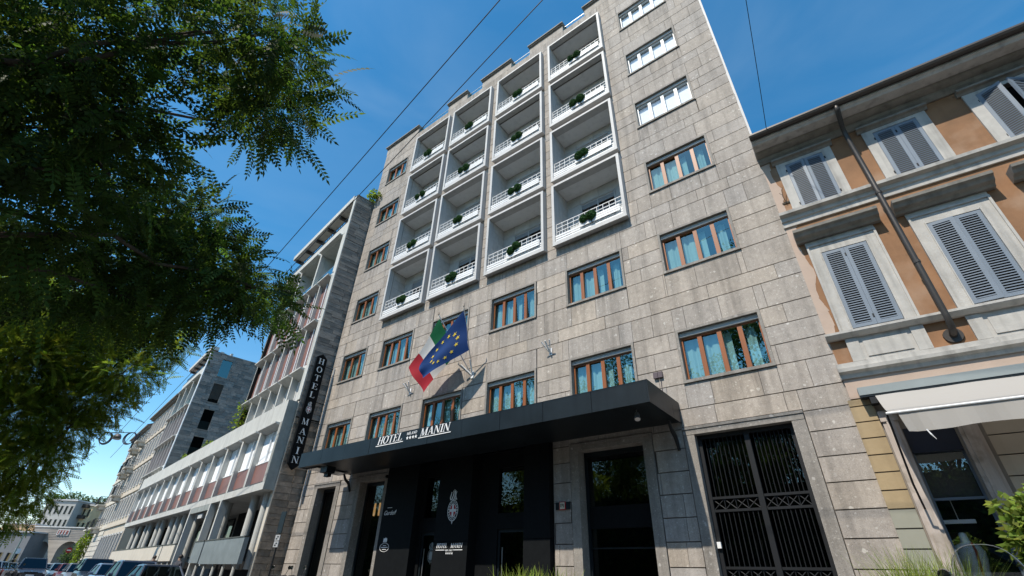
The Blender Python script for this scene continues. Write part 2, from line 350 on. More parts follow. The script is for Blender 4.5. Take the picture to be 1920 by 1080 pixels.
# ------------------------------------------------------------------ ground
tag(B(-900, 900, -900, 900, -.6, -.12, skip='b').build('street', ASPH), kind='structure')
pv = MB()
pts = [(12,-4.2), (-19,-4.2), Lw(1.2,-.95)[:2], Lw(130,-.95)[:2], Lw(130,1.2)[:2], Lw(2,1.5)[:2], (-20.3,.5), (12,.5)]
pv.prism([(x, y, -.115) for x, y in reversed(pts)], (0, 0, .115)); tag(pv.build('pavement', PAVE), kind='structure')
tag(B(-60, 20, -14.5, -9.5, -.118, .0).build('pavement', PAVE), kind='structure')
lm = MB()
for k in range(16): lm.quad(Lw(4+k*7, -5.05, -.116), Lw(7+k*7, -5.05, -.116), Lw(7+k*7, -4.9, -.116), Lw(4+k*7, -4.9, -.116))
tag(lm.build('road_marking', LETW), kind='structure')

# ------------------------------------------------------------------ the hotel
H = tag(link('hotel_building', None), 'tall stone-clad hotel with four columns of white framed balconies and a black entrance', 'hotel')
XL, XR, ZT = -20.38, -.10, 25.35
WX = {0:(-19.6,-17.8), 1:(-16.55,-14.55), 2:(-13.3,-11.3), 3:(-10.06,-8.04), 4:(-6.68,-4.68), 5:(-3.32,-1.33)}
WZ = {1:(5.53,6.88), 2:(8.91,10.26), 3:(12.16,13.5), 4:(15.45,16.8), 5:(18.73,20.11), 6:(22.13,23.54)}
BX = {1:(-16.945,-14.09), 2:(-13.78,-10.81), 3:(-10.43,-7.49), 4:(-7.095,-4.19)}
BZ = {3:(11.44,14.47), 4:(14.70,17.70), 5:(18.08,21.0), 6:(21.43,24.37)}
GR = [(-19.19,-17.87,0,4.15), (-16.28,-14.79,0,4.17), (-14.62,-7.46,0,4.62), (-6.6,-4.7,0,4.18), (-3.38,-1.28,0,4.18)]
wins = [(0,f) for f in range(1,7)] + [(c,f) for c in (1,2,3,4) for f in (1,2)] + [(5,f) for f in range(1,7)]
holes = [(*WX[c], *WZ[f]) for c, f in wins] + [(BX[c][0]+.1, BX[c][1]-.1, BZ[f][0]+.1, BZ[f][1]-.1) for c in BX for f in BZ] + GR
def grid_wall(mb, x0, x1, z0, z1, holes, y):
    xs = sorted({x0, x1, *[h[0] for h in holes], *[h[1] for h in holes]}); zs = sorted(z for z in {z0, z1, *[h[2] for h in holes], *[h[3] for h in holes]} if z0 <= z <= z1)
    for j in range(len(zs)-1):
        run = None
        for i in range(len(xs)-1):
            cx, cz = (xs[i]+xs[i+1])/2, (zs[j]+zs[j+1])/2
            solid = not any(h[0] < cx < h[1] and h[2] < cz < h[3] for h in holes)
            if solid: run = (run[0], xs[i+1]) if run else (xs[i], xs[i+1])
            if run and (not solid or i == len(xs)-2):
                mb.quad((run[0],y,zs[j]), (run[1],y,zs[j]), (run[1],y,zs[j+1]), (run[0],y,zs[j+1])); run = None
mb = MB(); grid_wall(mb, XL+.01, XR-.01, 0, ZT-.02, holes, .035); mb.build('wall', JOINT, H)
mb = MB().box(XL+.02, XR-.02, 1.9, 13, 0, ZT-.05, skip='f').quad((XL+.02,.05,0),(XL+.02,1.9,0),(XL+.02,1.9,ZT-.05),(XL+.02,.05,ZT-.05)).quad((XR-.02,.05,0),(XR-.02,1.9,0),(XR-.02,1.9,ZT-.05),(XR-.02,.05,ZT-.05)).quad((XL+.02,.05,ZT-.05),(XR-.02,.05,ZT-.05),(XR-.02,1.9,ZT-.05),(XL+.02,1.9,ZT-.05))
mb.build('side_wall', OFFW, H)
B(XR-.015, XR+.05, .0, .32, 12.1, ZT, skip='').build('corner_flashing', OFFW, H)
# stone slabs: courses follow the window storeys
cour = [0,.46,.95,1.44,1.925,2.41,2.90,3.39,3.90,4.34,4.82,5.46]
for f in range(1, 7):
    b = WZ[f][0]; nb = WZ[f+1][0] if f < 6 else 26.2
    cour += [b+.42, b+.91, b+1.42, b+1.42+.69, b+1.42+1.13, nb-.07]
cour = [c for c in cour if c < ZT-.3] + [ZT]
cour = sorted(set(cour))
SUR = [(a-.27, b+.27, c, d+.2) for a, b, c, d in GR if not (-15 < a < -14)] + [(-14.66,-7.42,0,4.86)]
cut = [(WX[c][0]-.075, WX[c][1]+.075, WZ[f][0]-.075, WZ[f][1]+.075) for c, f in wins] + [(BX[c][0]+.02, BX[c][1]-.02, BZ[f][0]+.02, BZ[f][1]-.02) for c in BX for f in BZ] + SUR
def subtract(rects, h):
    o = []
    for a, b, c, d in rects:
        if h[1] <= a or h[0] >= b or h[3] <= c or h[2] >= d: o.append((a,b,c,d)); continue
        if h[0] > a: o.append((a,h[0],c,d))
        if h[1] < b: o.append((h[1],b,c,d))
        a2, b2 = max(a,h[0]), min(b,h[1])
        if h[2] > c: o.append((a2,b2,c,h[2]))
        if h[3] < d: o.append((a2,b2,h[3],d))
    return o
slabs = []
for k in range(len(cour)-1):
    z0, z1 = cour[k], cour[k+1]; tall = z1-z0 > .55
    x = XL; row = []
    first = True
    while x < XR-.05:
        L = rnd.uniform(.85, 1.15) if tall else rnd.uniform(.8, 1.75)
        if first: L *= rnd.uniform(.5, 1); first = False
        nx = x+L if x+L < XR-.45 else XR
        row.append((x, nx, z0, z1)); x = nx
    for r in row:
        rs = [r]
        for h in cut: rs = subtract(rs, h)
        slabs += [q for q in rs if q[1]-q[0] > .04 and q[3]-q[2] > .03]
def scr(p):
    d = Vector(p)-CAM; z = d.dot(ax[2])
    return (d.dot(ax[0])/z, d.dot(ax[1])/z) if z > .3 else (9, 9)
def sarea(q):
    p = [scr((x, 0, z)) for x, z in ((q[0],q[2]),(q[1],q[2]),(q[1],q[3]),(q[0],q[3]))]
    if all(abs(a) > 1.15 or abs(b) > .65 for a, b in p): return 0
    return abs(sum(p[i][0]*p[(i+1)%4][1]-p[(i+1)%4][0]*p[i][1] for i in range(4)))/2
slabs.sort(key=sarea, reverse=True)
rest = MB()
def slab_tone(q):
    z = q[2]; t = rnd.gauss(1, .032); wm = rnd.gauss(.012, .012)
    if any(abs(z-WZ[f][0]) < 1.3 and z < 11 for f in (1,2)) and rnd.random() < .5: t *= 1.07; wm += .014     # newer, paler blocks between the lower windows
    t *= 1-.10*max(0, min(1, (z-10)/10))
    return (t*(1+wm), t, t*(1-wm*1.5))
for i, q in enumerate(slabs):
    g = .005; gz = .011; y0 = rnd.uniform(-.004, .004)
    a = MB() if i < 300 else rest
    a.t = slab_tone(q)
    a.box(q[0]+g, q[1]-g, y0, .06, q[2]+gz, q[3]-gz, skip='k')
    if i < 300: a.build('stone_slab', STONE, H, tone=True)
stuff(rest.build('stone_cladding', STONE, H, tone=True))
# ground floor stone surrounds
for a, b, c, d in GR:
    if -15 < a < -14: continue
    m = MB().box(a-.255, a, -.022, .5, 0, d).box(b, b+.255, -.022, .5, 0, d).box(a-.255, b+.255, -.03, .5, d, d+.12).box(a-.262, b+.262, -.05, .05, d+.125, d+.185)
    m.build('door_surround', STONE2, H)
MB().box(-14.66, -7.42, -.09, .4, 4.66, 4.84).box(-14.3, -7.42, -.16, .0, 4.56, 4.655).build('portal_lintel', STONE2, H)
B(-14.79, -14.62, -.03, .5, 0, 4.55).build('portal_jamb', STONE2, H)

def curtain(mb, x0, x1, y, z0, z1, amp=.03, n=26):
    for i in range(n):
        a, b = x0+(x1-x0)*i/n, x0+(x1-x0)*(i+1)/n
        f = lambda t: y+amp*math.sin(t*29)+amp*.6*math.sin(t*47+1)
        mb.quad((a,f(a),z0),(b,f(b),z0),(b,f(b),z1),(a,f(a),z1))
def hotel_window(wd, h, n, kind):
    """window about its lower left corner of opening"""
    w_ = MB(); t = .07
    w_.box(-t, 0, -.028, .2, -t, h+t).box(wd, wd+t, -.028, .2, -t, h+t).box(0, wd, -.028, .2, h, h+t).box(-t*1.1, wd+t*1.1, -.05, -.028, -t*1.1, -.001).box(0, wd, -.028, .2, -t, 0)
    o = w_.build('window', STONE2, H)
    fr = MB(); fw = .05; yb = .13; mw = .115
    H1 = h-.13
    fr.box(0, fw, yb, yb+.07, 0, H1).box(wd-fw, wd, yb, yb+.07, 0, H1).box(fw, wd-fw, yb, yb+.07, 0, fw).box(fw, wd-fw, yb, yb+.07, H1-.05, H1)
    cells = []; step = (wd-2*fw+mw)/n
    for i in range(n):
        a = fw+i*step; cells.append((a, a+step-mw))
        if i < n-1: fr.box(a+step-mw, a+step, yb-.015, yb+.07, fw, H1-.05)
    fr.build('timber_frame', TIMBER if kind != 'white' else WHITE, o)
    B(0, wd, .06, .19, H1+.004, h, skip='').build('shutter_box', SHUTBOX, o)
    for i, (a, b) in enumerate(cells):
        p = MB(); tl = R(3.5 if i < n/2 else -6.5) if kind != 'white' else R(1); dz = (H1-.1); dy = math.tan(tl)*dz
        ya, yc = yb+.035-dy/2*.6, yb+.035+dy/2*.6
        p.quad((a,ya,fw),(b,ya,fw),(b,yc,H1-.05),(a,yc,H1-.05)); p.build('pane', GLASSW if kind == 'white' else GLASS, o)
    c = MB()
    if kind == 'white': c.quad((fw,.245,0),(wd-fw,.245,0),(wd-fw,.245,h-.0),(fw,.245,h-.0)); c.build('blind', BLIND, o)
    else:
        for i, (a, b) in enumerate(cells):
            if i < n/2: curtain(c, a-.05, b+.07, .30, .02, h-.15, .02)
            else: curtain(c, a-.02+(b-a)*.1*(i % 2), a+(b-a)*(.45+.15*(i % 2)), .30, .02, h-.2, .018, 18)
        c.build('curtain', CURT, o)
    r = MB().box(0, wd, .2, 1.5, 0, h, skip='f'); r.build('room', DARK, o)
    return o
protos = {}
hts = 1.36
for c, f in wins:
    kind = 'white' if (c == 5 and f >= 4) else 'brown'
    key = (c == 0, kind)
    if key not in protos:
        wd = 1.8 if c == 0 else 2.0
        protos[key] = hotel_window(wd, hts, 3 if c == 0 else 4, kind); protos[key].location = (WX[c][0], 0, WZ[f][0])
        continue
    copy_tree(protos[key], H, (WX[c][0], 0, WZ[f][0]))
# balconies
def balcony():
    W_, Hh = 2.92, 3.0; t = .11
    m = MB().box(0, t, -.23, .1, 0, Hh).box(W_-t, W_, -.23, .1, 0, Hh).box(t, W_-t, -.23, .1, 0, .13).box(t, W_-t, -.23, .1, Hh-.1, Hh)
    m.box(-.015, W_+.015, -.245, -.2, -.045, -.001)
    o = m.build('balcony', OFFW, H)
    yb = .82
    MB().quad((t,.1,Hh-.1),(W_-t,.1,Hh-.1),(W_-t,yb,Hh-.1),(t,yb,Hh-.1)).build('ceiling', WHITE, o)
    m = MB()
    m.quad((t,.1,.13),(W_-t,.1,.13),(W_-t,yb,.13),(t,yb,.13))
    for k in range(6):      # stone panels lining the recess
        z0, z1 = .13+k*.462, .13+(k+1)*.462-.012
        m.t = (rnd.uniform(.88, 1.08),)*3; m.box(t-.03, t+.004, .102, .45, z0, z1); m.t = (rnd.uniform(.8, 1.05),)*3; m.box(t-.03, t+.004, .46, yb, z0, z1)
        m.t = (rnd.uniform(.88, 1.08),)*3; m.box(W_-t-.004, W_-t+.03, .102, yb, z0, z1)
        for a, b in ((t,.70),(.712,1.5),(1.512,W_-t)):
            m.t = (rnd.uniform(.85, 1.1),)*3
            if z0 < 2.2 and a > .5:
                if a > 1.5: m.box(2.225, b, yb-.01, yb+.05, z0, z1)
                continue
            m.box(a, b, yb-.01, yb+.05, z0, z1)
    m.build('recess_panels', GREYST, o, tone=True)
    MB().box(.0, .74, yb+.06, yb+.1, 0, Hh).box(2.2, W_, yb+.06, yb+.1, 0, Hh).box(.74, 2.2, yb+.06, yb+.1, 2.37, Hh).build('back_wall', JOINT, o)
    B(.74, 2.22, yb-.05, yb+.02, 2.36, 2.42).box(.70, .76, yb-.03, yb+.05, .13, 2.36).box(2.16, 2.22, yb-.03, yb+.05, .13, 2.36).box(1.43, 1.48, yb+.0, yb+.045, .13, 2.30).box(.76, 2.16, yb-.0, yb+.045, 2.30, 2.36).build('door_frame', SHUTBOX, o)
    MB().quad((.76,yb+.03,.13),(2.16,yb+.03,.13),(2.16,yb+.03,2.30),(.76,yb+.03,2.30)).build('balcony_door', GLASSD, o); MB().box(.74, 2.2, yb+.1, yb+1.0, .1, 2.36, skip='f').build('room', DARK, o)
    r = MB(); y0 = -.12
    for z in (.17, .62, .80, .98): r.box(t+.01, W_-t-.01, y0-.012, y0+.012, z, z+.022)
    n = 22
    for i in range(n+1):
        x = t+.02+(W_-2*t-.04)*i/n
        r.box(x-.008, x+.008, y0-.008, y0+.008, .19, .62)
        if i % 2 == 0: r.box(x-.008, x+.008, y0-.0081, y0+.0081, .64, .98)
    r.build('railing', WHITE, o)
    for k in range(3): B(t+.005, W_-t-.005, -.195, -.178, .14+k*.105, .14+k*.105+.070).build('planter_slat', WHITE, o)
    pb = MB()
    for k in range(3): pb.box(1.15, W_-t-.08, -.255+.0, -.235, .30+k*.1, .30+k*.1+.078)
    pb.build('planter_box', WHITE, o)
    return o
bp = None
rows = {3:'lowest', 4:'second lowest', 5:'second highest', 6:'top'}; cols = {1:'leftmost', 2:'second from left', 3:'second from right', 4:'rightmost'}
def ball_mesh():
    rs = np.random.RandomState(3); n = 1500
    d = rs.normal(size=(n,3)); d /= np.linalg.norm(d, axis=1)[:,None]
    P = d*(.155+.03*rs.rand(n,1)); m = MB(); m.tube([(0,0,-.3),(0,0,-.1)], .02, 6)
    for p, dd in zip(P, d):
        s = .028*(.6+.8*rs.rand()); a = np.cross(dd, rs.normal(size=3)); a /= np.linalg.norm(a); b = np.cross(dd, a)*.6+dd*.5
        m.t = (rs.uniform(.55, 1.5),)*3; m.m = 1
        m.quad(tuple(p-a*s), tuple(p+b*s), tuple(p+a*s), tuple(p-b*s*.8))
    m.t = (.5,)*3; ico = [(0,0,1)]
    m.lathe([(.001,-.14),(.09,-.11),(.135,-.03),(.12,.07),(.05,.135),(.001,.145)], n=10)
    return m.mesh('boxwood_ball', [BARK, BOX], tone=True)
ballm = ball_mesh()
nb = 0
for c in (4,3,2,1):
    for f in (3,4,5,6):
        loc = (BX[c][0]+(BX[c][1]-BX[c][0]-2.92)/2, 0, BZ[f][0])
        if bp is None: bp = balcony(); bp.location = loc; last_b = [bp]; base_kids = list(bp.children)
        else:
            nb_o = bp.copy(); col.objects.link(nb_o); nb_o.location = loc; last_b = [nb_o]
            for ch in base_kids: cc = ch.copy(); col.objects.link(cc); cc.parent = nb_o
        drop = rnd.choice((0, .2, .3, .5, .8)); nb += 1
        tgt = last_b[0]
        if drop: B(.765, 2.155, .83, .842, 2.30-drop, 2.30).build('roller_shutter', M('roller_slats', (.25,.26,.27), .6, .1, 3), tgt)
        if rnd.random() < .5: c_ = MB(); curtain(c_, .78, .78+rnd.uniform(.3, .9), .89, .14, 2.28, .015, 12); c_.build('curtain', CURT, tgt)
        for s in (0, 1):
            hi = .14 if (c == 3 and f == 3 and s == 1) else 0
            o = link('boxwood_ball', ballm, None, (loc[0]+1.33+.31*s+rnd.uniform(-.07,.07), -.22-.03*s, loc[2]+.60+hi+rnd.uniform(-.02,.03)), rnd.uniform(0, 6))
            q = rnd.uniform(.95, 1.13); o.scale = (q, q, q)
            tag(o, f'{"left" if s == 0 else "right"} clipped boxwood ball on the {rows[f]} balcony of the {cols[c]} balcony column', 'topiary', 'boxwood balls on the white balconies')
m_, n_, o_ = newmat('rain_stain'); L_ = n_.links.new
g_ = N(n_, 'ShaderNodeNewGeometry'); mp2 = N(n_, 'ShaderNodeMapping'); mp2.inputs['Scale'].default_value = (9, 9, .5); L_(g_.outputs['Position'], mp2.inputs[0])
nz2 = N(n_, 'ShaderNodeTexNoise'); nz2.inputs['Scale'].default_value = 1.0; nz2.inputs['Detail'].default_value = 6; L_(mp2.outputs[0], nz2.inputs['Vector'])
r2_ = N(n_, 'ShaderNodeMapRange', i1=.42, i2=.72, i3=0, i4=.24); L_(nz2.outputs[0], r2_.inputs[0])
a2_ = N(n_, 'ShaderNodeAttribute', attribute_name='tone'); f2_ = N(n_, 'ShaderNodeMath', operation='MULTIPLY'); L_(r2_.outputs[0], f2_.inputs[0]); L_(a2_.outputs['Fac'], f2_.inputs[1])
d2_ = N(n_, 'ShaderNodeBsdfDiffuse', i0=(.09, .08, .07, 1)); t2_ = N(n_, 'ShaderNodeBsdfTransparent'); x2_ = N(n_, 'ShaderNodeMixShader'); L_(f2_.outputs[0], x2_.inputs[0]); L_(t2_.outputs[0], x2_.inputs[1]); L_(d2_.outputs[0], x2_.inputs[2]); L_(x2_.outputs[0], o_.inputs[0])
def stain(x0, x1, z, hgt):
    m = MB(); n = 12; prof = (1, .8, .45, .18, 0)
    me = bpy.data.meshes.new('rain_stain'); V = []; F = []; T_ = []
    for j in range(5):
        for i in range(n+1): V.append((x0+(x1-x0)*i/n, -.0105, z-hgt*j/4)); T_.append(prof[j]*min(1, min(i, n-i)/1.5))
    for j in range(4):
        for i in range(n): a = j*(n+1)+i; F.append((a, a+n+1, a+n+2, a+1))
    me.from_pydata(V, [], F); me.materials.append(m_); at_ = me.attributes.new('tone', 'FLOAT_COLOR', 'POINT'); at_.data.foreach_set('color', [c for t in T_ for c in (t, t, t, 1)]); link('rain_stain', me, H)
for c, f in wins: stain(WX[c][0]-.12, WX[c][1]+.12, WZ[f][0]-.085, rnd.uniform(.8, 1.7))
for c in BX: stain(BX[c][0]-.05, BX[c][1]+.05, BZ[3][0]-.02, rnd.uniform(1.0, 1.5))
stain(XL+.3, XR-.3, ZT-.02, 1.3)
# stepped parapet with glass between the piers
px = [(-20.5,-18.2), (-15.45,-13.0), (-11.88,-9.6), (-8.46,-6.2), (-5.03,.0)]
px = [(-20.46,-17.2), (-14.62,-12.95), (-11.86,-9.62), (-8.44,-6.22), (-5.02,-.06)]
for a, b in px:
    m = MB(); m.t = (.9, .9, .88); m.box(a+.05, b-.05, .0, .5, ZT+.0, ZT+.62); m.build('parapet_pier', STONE, H, tone=True)
    MB().box(a-.02, b+.02, -.14, .55, ZT+.62, ZT+.70).box(a+.01, b-.01, -.08, .52, ZT+.54, ZT+.62).build('coping', TRIMD, H)
for i in range(4):
    a, b = px[i][1], px[i+1][0]
    m = MB().box(a-.02, b+.02, .10, .115, ZT+.02, ZT+.44); m.build('glass_balustrade', GLASSB, H)
    B(a-.02, b+.02, .09, .125, ZT+.445, ZT+.475).build('handrail', STEEL, H)
# entrance portal in black granite
def gbox(name, mat, *a, parent=H): return B(*a).build(name, mat, parent)
gbox('granite_panel', BLACKST, -14.6, -12.95, -.06, .5, 0, 4.56)
gbox('granite_pillar', BLACKST, -11.83, -10.4, -.10, .5, 2.06, 4.56)
gbox('granite_pillar', BLACKST, -11.83, -10.4, -.102, .5, 0, 2.05)
gbox('granite_pillar', BLACKST, -8.33, -7.47, -.16, .5, 2.06, 4.56)
gbox('granite_pillar', BLACKST, -8.33, -7.47, -.162, .5, 0, 2.05)
for a, b, wa, wb in ((-12.95,-11.83,-12.80,-11.9), (-10.4,-8.33,-9.58,-8.40)):
    MB().box(a, wa, .25, .5, 0, 4.56).box(wb, b, .25, .5, 0, 4.56).box(wa, wb, .25, .5, 4.06, 4.56).box(wa, wb, .25, .5, 2.36, 2.78).build('granite_panel', BLACKST, H)
    MB().quad((wa,.33,2.78),(wb,.33,2.78),(wb,.33,4.06),(wa,.33,4.06)).build('transom_window', GLASSD, H)
    d = MB().box(wa, wa+.07, .3, .36, 0, 2.36).box(wb-.07, wb, .3, .36, 0, 2.36).box(wa+.07, wb-.07, .3, .36, 2.28, 2.36).build('glass_door', BLACK, H)
    MB().quad((wa+.07,.335,0),(wb-.07,.335,0),(wb-.07,.335,2.28),(wa+.07,.335,2.28)).build('pane', GLASSD, d)
    MB().tube([(wa+.2,.27,.8),(wa+.2,.27,1.9)], .016, 8).build('handle', STEEL, d)
    if a < -12: crest(d, 'door_crest', lambda p, q: (-12.33+p, .325, 1.75+q), (0,-.004,0), .62, [STEEL, STEEL])
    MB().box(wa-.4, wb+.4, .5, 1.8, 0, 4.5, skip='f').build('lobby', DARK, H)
crest(H, 'hotel_crest', lambda a, b: (-11.11+a, -.102, 2.98+b), (0,-.008,0), .98)
fn = lambda a, b: (a, -.104, b); off = (0,-.008,0)
letters(H, 'HOTEL', -11.68, 1.88, .125, .46, fn, off, .2); letters(H, 'MANIN', -11.08, 1.88, .125, .48, fn, off, .2)
letters(H, 'MILANO', -11.28, 1.795, .05, .30, fn, off, .1)
for x0, x1 in ((-11.69,-11.31), (-10.95,-10.58)): shape(H, 'lettering_rule', [[(x0,1.82),(x1,1.82),(x1,1.836),(x0,1.836)]], fn, off)
for k in range(4): shape(H, 'star', star_poly(-11.23+k*.08, 1.74, .035), fn, off)
o = link('garden_lettering', font_mesh('Garden', .2, .35), H, (-14.2, -.066, 2.92)); o.data.materials.append(LETW); o.rotation_euler = (R(90), 0, R(0))
m = MB(); fn2 = lambda a, b: (-13.92+a, -.064, 2.97+b)
polys(m, [[(0,-.02),(.06,.03),(.07,.10),(.02,.06)]], fn2, (0,-.006,0)); polys(m, [[(-.42,.17),(-.18,.17),(-.18,.185),(-.42,.185)]], fn2, (0,-.006,0)); m.build('leaf_logo', LETW, H)
m = MB(); fn3 = lambda a, b: (-14.2+a, -.064, 1.93+b)
for i in range(26):
    a, b = 2*math.pi*i/26, 2*math.pi*(i+1)/26
    m.prism([fn3(.24*k*math.cos(t), .13*k*math.sin(t)) for k, t in ((.93,a),(.93,b),(1,b),(1,a))], (0,-.006,0))
polys(m, [[(-.17,-.01),(.17,-.01),(.17,.015),(-.17,.015)], [(-.08,.05),(.08,.05),(.08,.065),(-.08,.065)], [(-.1,-.065),(.1,-.065),(.1,-.05),(-.1,-.05)]], fn3, (0,-.006,0))
for k in range(5): polys(m, [[(-.1+.04*k,.15),(-.08+.04*k,.15),(-.05+.035*k,.3-.02*abs(k-2)),(-.09+.035*k,.27)]], fn3, (0,-.006,0))
m.build('oval_logo', LETW, H)
# other ground floor openings: glazed
def shopfront(a, b, z1, split, yg=.38):
    o = MB().box(a, a+.07, yg-.06, yg+.06, 0, z1).box(b-.07, b, yg-.06, yg+.06, 0, z1).box(a+.07, b-.07, yg-.06, yg+.06, z1-.12, z1).build('shop_window', BLACK, H)
    zs = [0, *split, z1-.12]
    for i in range(len(zs)-1):
        MB().quad((a+.07,yg,zs[i]),(b-.07,yg,zs[i]),(b-.07,yg,zs[i+1]),(a+.07,yg,zs[i+1])).build('pane', GLASSD, o)
    return o
o = shopfront(-6.6, -4.7, 4.18, [2.28, 2.83])
B(-6.53, -4.77, .34, .42, 2.28, 2.80).build('black_band', BLACKST, o); B(-6.53, -4.77, .35, .41, 1.83, 1.86).build('glazing_bar', BLACK, o)
MB().box(-6.7, -4.6, .5, 4.0, 0, 4.4, skip='f').build('room', DARK, o)
WARM = emit_mat('warm_lamp', (1, .55, .2), 1.0)
for a, b, z in ((-19.19,-17.87,4.15), (-16.28,-14.79,4.17)):
    o = shopfront(a, b, z, [2.4])
    MB().box(a-.6, b+.6, .5, 3.5, 0, 4.4, skip='f').build('room', DARK, o)
    for k in range(5):
        x = a-.25+k*.3
        m = MB().lathe([(.035,0),(.045,.05),(.04,.42),(.02,.46)], (x, 1.05, 3.1), 10); m.build('pendant_lamp', WARM, o, smooth=True)
B(-18.85, -18.3, 1.3, 1.6, 0, 1.9).build('cabinet', DARK, H)
# iron gate of the right bay
a, b = -3.38, -1.28
G = MB().box(a, a+.09, .16, .24, 0, 4.18).box(b-.09, b, .16, .24, 0, 4.18).box(a+.09, b-.09, .16, .24, 4.09, 4.18).box(-2.33, -2.22, .15, .25, 0, 4.09).build('iron_gate', IRON, H)
m = MB()
for z in (2.76, 2.50, 1.42, 1.18, .2): m.box(a+.09, -2.335, .17, .23, z, z+.05).box(-2.215, b-.09, .17, .23, z, z+.05)
m.build('rail', IRON, G)
for (x0, x1) in ((a+.09, -2.335), (-2.215, b-.09)):
    for (z0, z1) in ((2.81,4.09), (1.47,2.50), (.25,1.18)):
        for k in range(9):
            x = x0+.08+(x1-x0-.16)*k/8
            MB().tube([(x,.2,z0),(x,.2,z1)], .0105, 6, cap=False).build('bar', IRON, G)
    m = MB()
    for (z0, z1) in ((2.55,2.76), (1.23,1.42)):
        for k in range(4):
            xa, xb = x0+(x1-x0)*k/4, x0+(x1-x0)*(k+1)/4
            m.tube([(xa,.2,z0),(xb,.2,z1)], .011, 5).tube([(xa,.205,z1),(xb,.205,z0)], .011, 5).tube([(xb-.001,.2,z0),(xb-.001,.2,z1)], .011, 5)
    m.build('lattice', IRON, G)
MB().quad((a,.42,0),(b,.42,0),(b,.42,4.18),(a,.42,4.18)).build('pane', GLASSD, G)
MB().box(a-.3, b+.3, .5, 4, 0, 4.4, skip='f').build('room', DARK, H)
B(-3.36, -3.28, .1, .16, 1.80, 1.92).build('lock_box', WHITE, G)
# left downpipe and spare flag sockets
MB().tube([(-20.15,-.05,9.75),(-20.18,-.05,4.9),(-20.2,-.05,3.5)], .03, 8).build('cable_duct', SHUTBOX, H)
def socket(x, z):
    m = MB().box(x-.05, x+.05, -.03, 0, z-.14, z+.1)
    m.tube([(x,-.03,z-.08),(x-.16,-.32,z+.26)], .022, 8).tube([(x,-.03,z-.08),(x+.14,-.30,z+.28)], .022, 8).tube([(x,-.03,z-.08),(x,-.34,z+.25)], .026, 8)
    return tag(m.build('flag_socket', WHITE, None), 'empty white triple flag socket on the stone wall '+('right of the flags' if x > -10 else 'left of the flags'), 'flag holder', 'white flag sockets')
socket(-7.42, 7.40); socket(-14.13, 7.40)
tag(MB().box(-4.15, -4.03, -.07, .0, 5.74, 5.90).box(-4.02, -3.90, -.07, 0, 5.74, 5.90).tube([(-3.97,-.03,5.74),(-3.98,-.02,5.5),(-3.95,-.02,5.1)], .008, 5).build('junction_box', M('violet_grey_box', (.10,.075,.085), .6)), 'small dark twin junction box on the stone wall above the canopy end', 'electrical box')
pl = thing('wall_plaque', 'small square cream plaque with red border beside the right shop window', 'sign', (-7.13, 0, 2.82))
B(-.22, .22, -.035, -.001, -.09, .09).build('backplate', BLACK, pl); B(-.095, .095, -.05, -.036, -.10, .10).build('border', RED, pl); B(-.075, .075, -.056, -.051, -.08, .08).build('panel', M('cream_panel', (.62,.55,.42)), pl)
MB().box(-.05, -.03, -.0595, -.057, -.03, .05).box(-.01, .01, -.0595, -.057, -.0, .05).box(-.01, .05, -.0595, -.057, .01, .025).box(.035, .05, -.0595, -.057, -.04, .045).build('mark', BLACK, pl)

# ------------------------------------------------------------------ canopy
C = thing('entrance_canopy', 'long black metal canopy over the hotel entrance with white lettering', 'canopy', (-10.6, 0, 4.45))
ox, oz = -10.6, 4.45
yF = -1.95; zb, zt = 0.03, .55
m = MB(); m.prism([(-3.65-ox,yF+.03,zb+.02),(-17.55-ox,yF+.03,zb+.02),(-16.95-ox,-.06,zb+.02),(-3.65-ox-.03,-.06,zb+.02)], (0,0,.47)); m.build('soffit', BLACK, C)
n = 10
for i in range(n):
    x0, x1 = -17.6+(13.95)*i/n-ox, -17.6+13.95*(i+1)/n-ox
    B(x0+.005, x1-.005, yF-.012+rnd.uniform(-.003,.003), yF+.028, zb, zt).build('fascia_panel', BLACK, C)
for y0, y1 in ((yF-.012, -.52), (-.514, -.02)): B(-3.65-ox, -3.62-ox, y0, y1, zb, zt).build('side_panel', BLACK, C)
m = MB(); m.prism([(-17.6-ox,yF,zb),(-16.97-ox,-.04,zb),(-16.97-ox,-.04,zt),(-17.6-ox,yF,zt)], (-.03,0,0)); m.build('side_panel', BLACK, C)
MB().box(-17.4-ox, -16.7-ox, -1.7, -.3, -.005, .02).build('soffit_glare', STEEL, C)  # steel sheet stands in for the sun's reflection on the soffit
MB().box(-16.4-ox, -16.0-ox, -1.75, -1.4, -.22, .0).box(-16.35-ox, -16.1-ox, -1.6, -1.45, -.34, -.22).build('floodlight', BLACK, C)
m = MB().tube([(-4.12-ox,-1.55,.04),(-4.12-ox,-1.55,-.06)], .012, 6).tube([(-4.12-ox,-1.55,-.04),(-4.09-ox,-1.62,-.2)], [.05,.065], 10); m.build('spotlight', STEEL, C)
for x in (-3.8, -16.9):
    pts = [(x-ox, -.42+.42*t-.0, .03-.62*t**1.2-.07*math.sin(t*6.28)) for t in [k/10 for k in range(11)]]
    MB().tube(pts, [.035+.02*math.sin(t/10*3.1)+.0 for t in range(11)], 8).build('scroll_bracket', IRON, C)
fn = lambda a, b: (a-ox, yF-.016, b-oz); off = (0,-.010,0)
letters(C, 'HOTEL', -13.0, 4.735, .24, 1.22, fn, off, .25); letters(C, 'MANIN', -10.97, 4.735, .24, 1.25, fn, off, .25); letters(C, 'MILANO', -11.58, 4.86, .085, .46, fn, off, .15)
for x0, x1 in ((-13.05,-11.72), (-11.02,-9.65)): shape(C, 'underline', [[(x0,4.68),(x1,4.68),(x1,4.702),(x0,4.702)]], fn, off)
for k in range(4): shape(C, 'star', star_poly(-11.53+k*.13, 4.765, .062), fn, off)

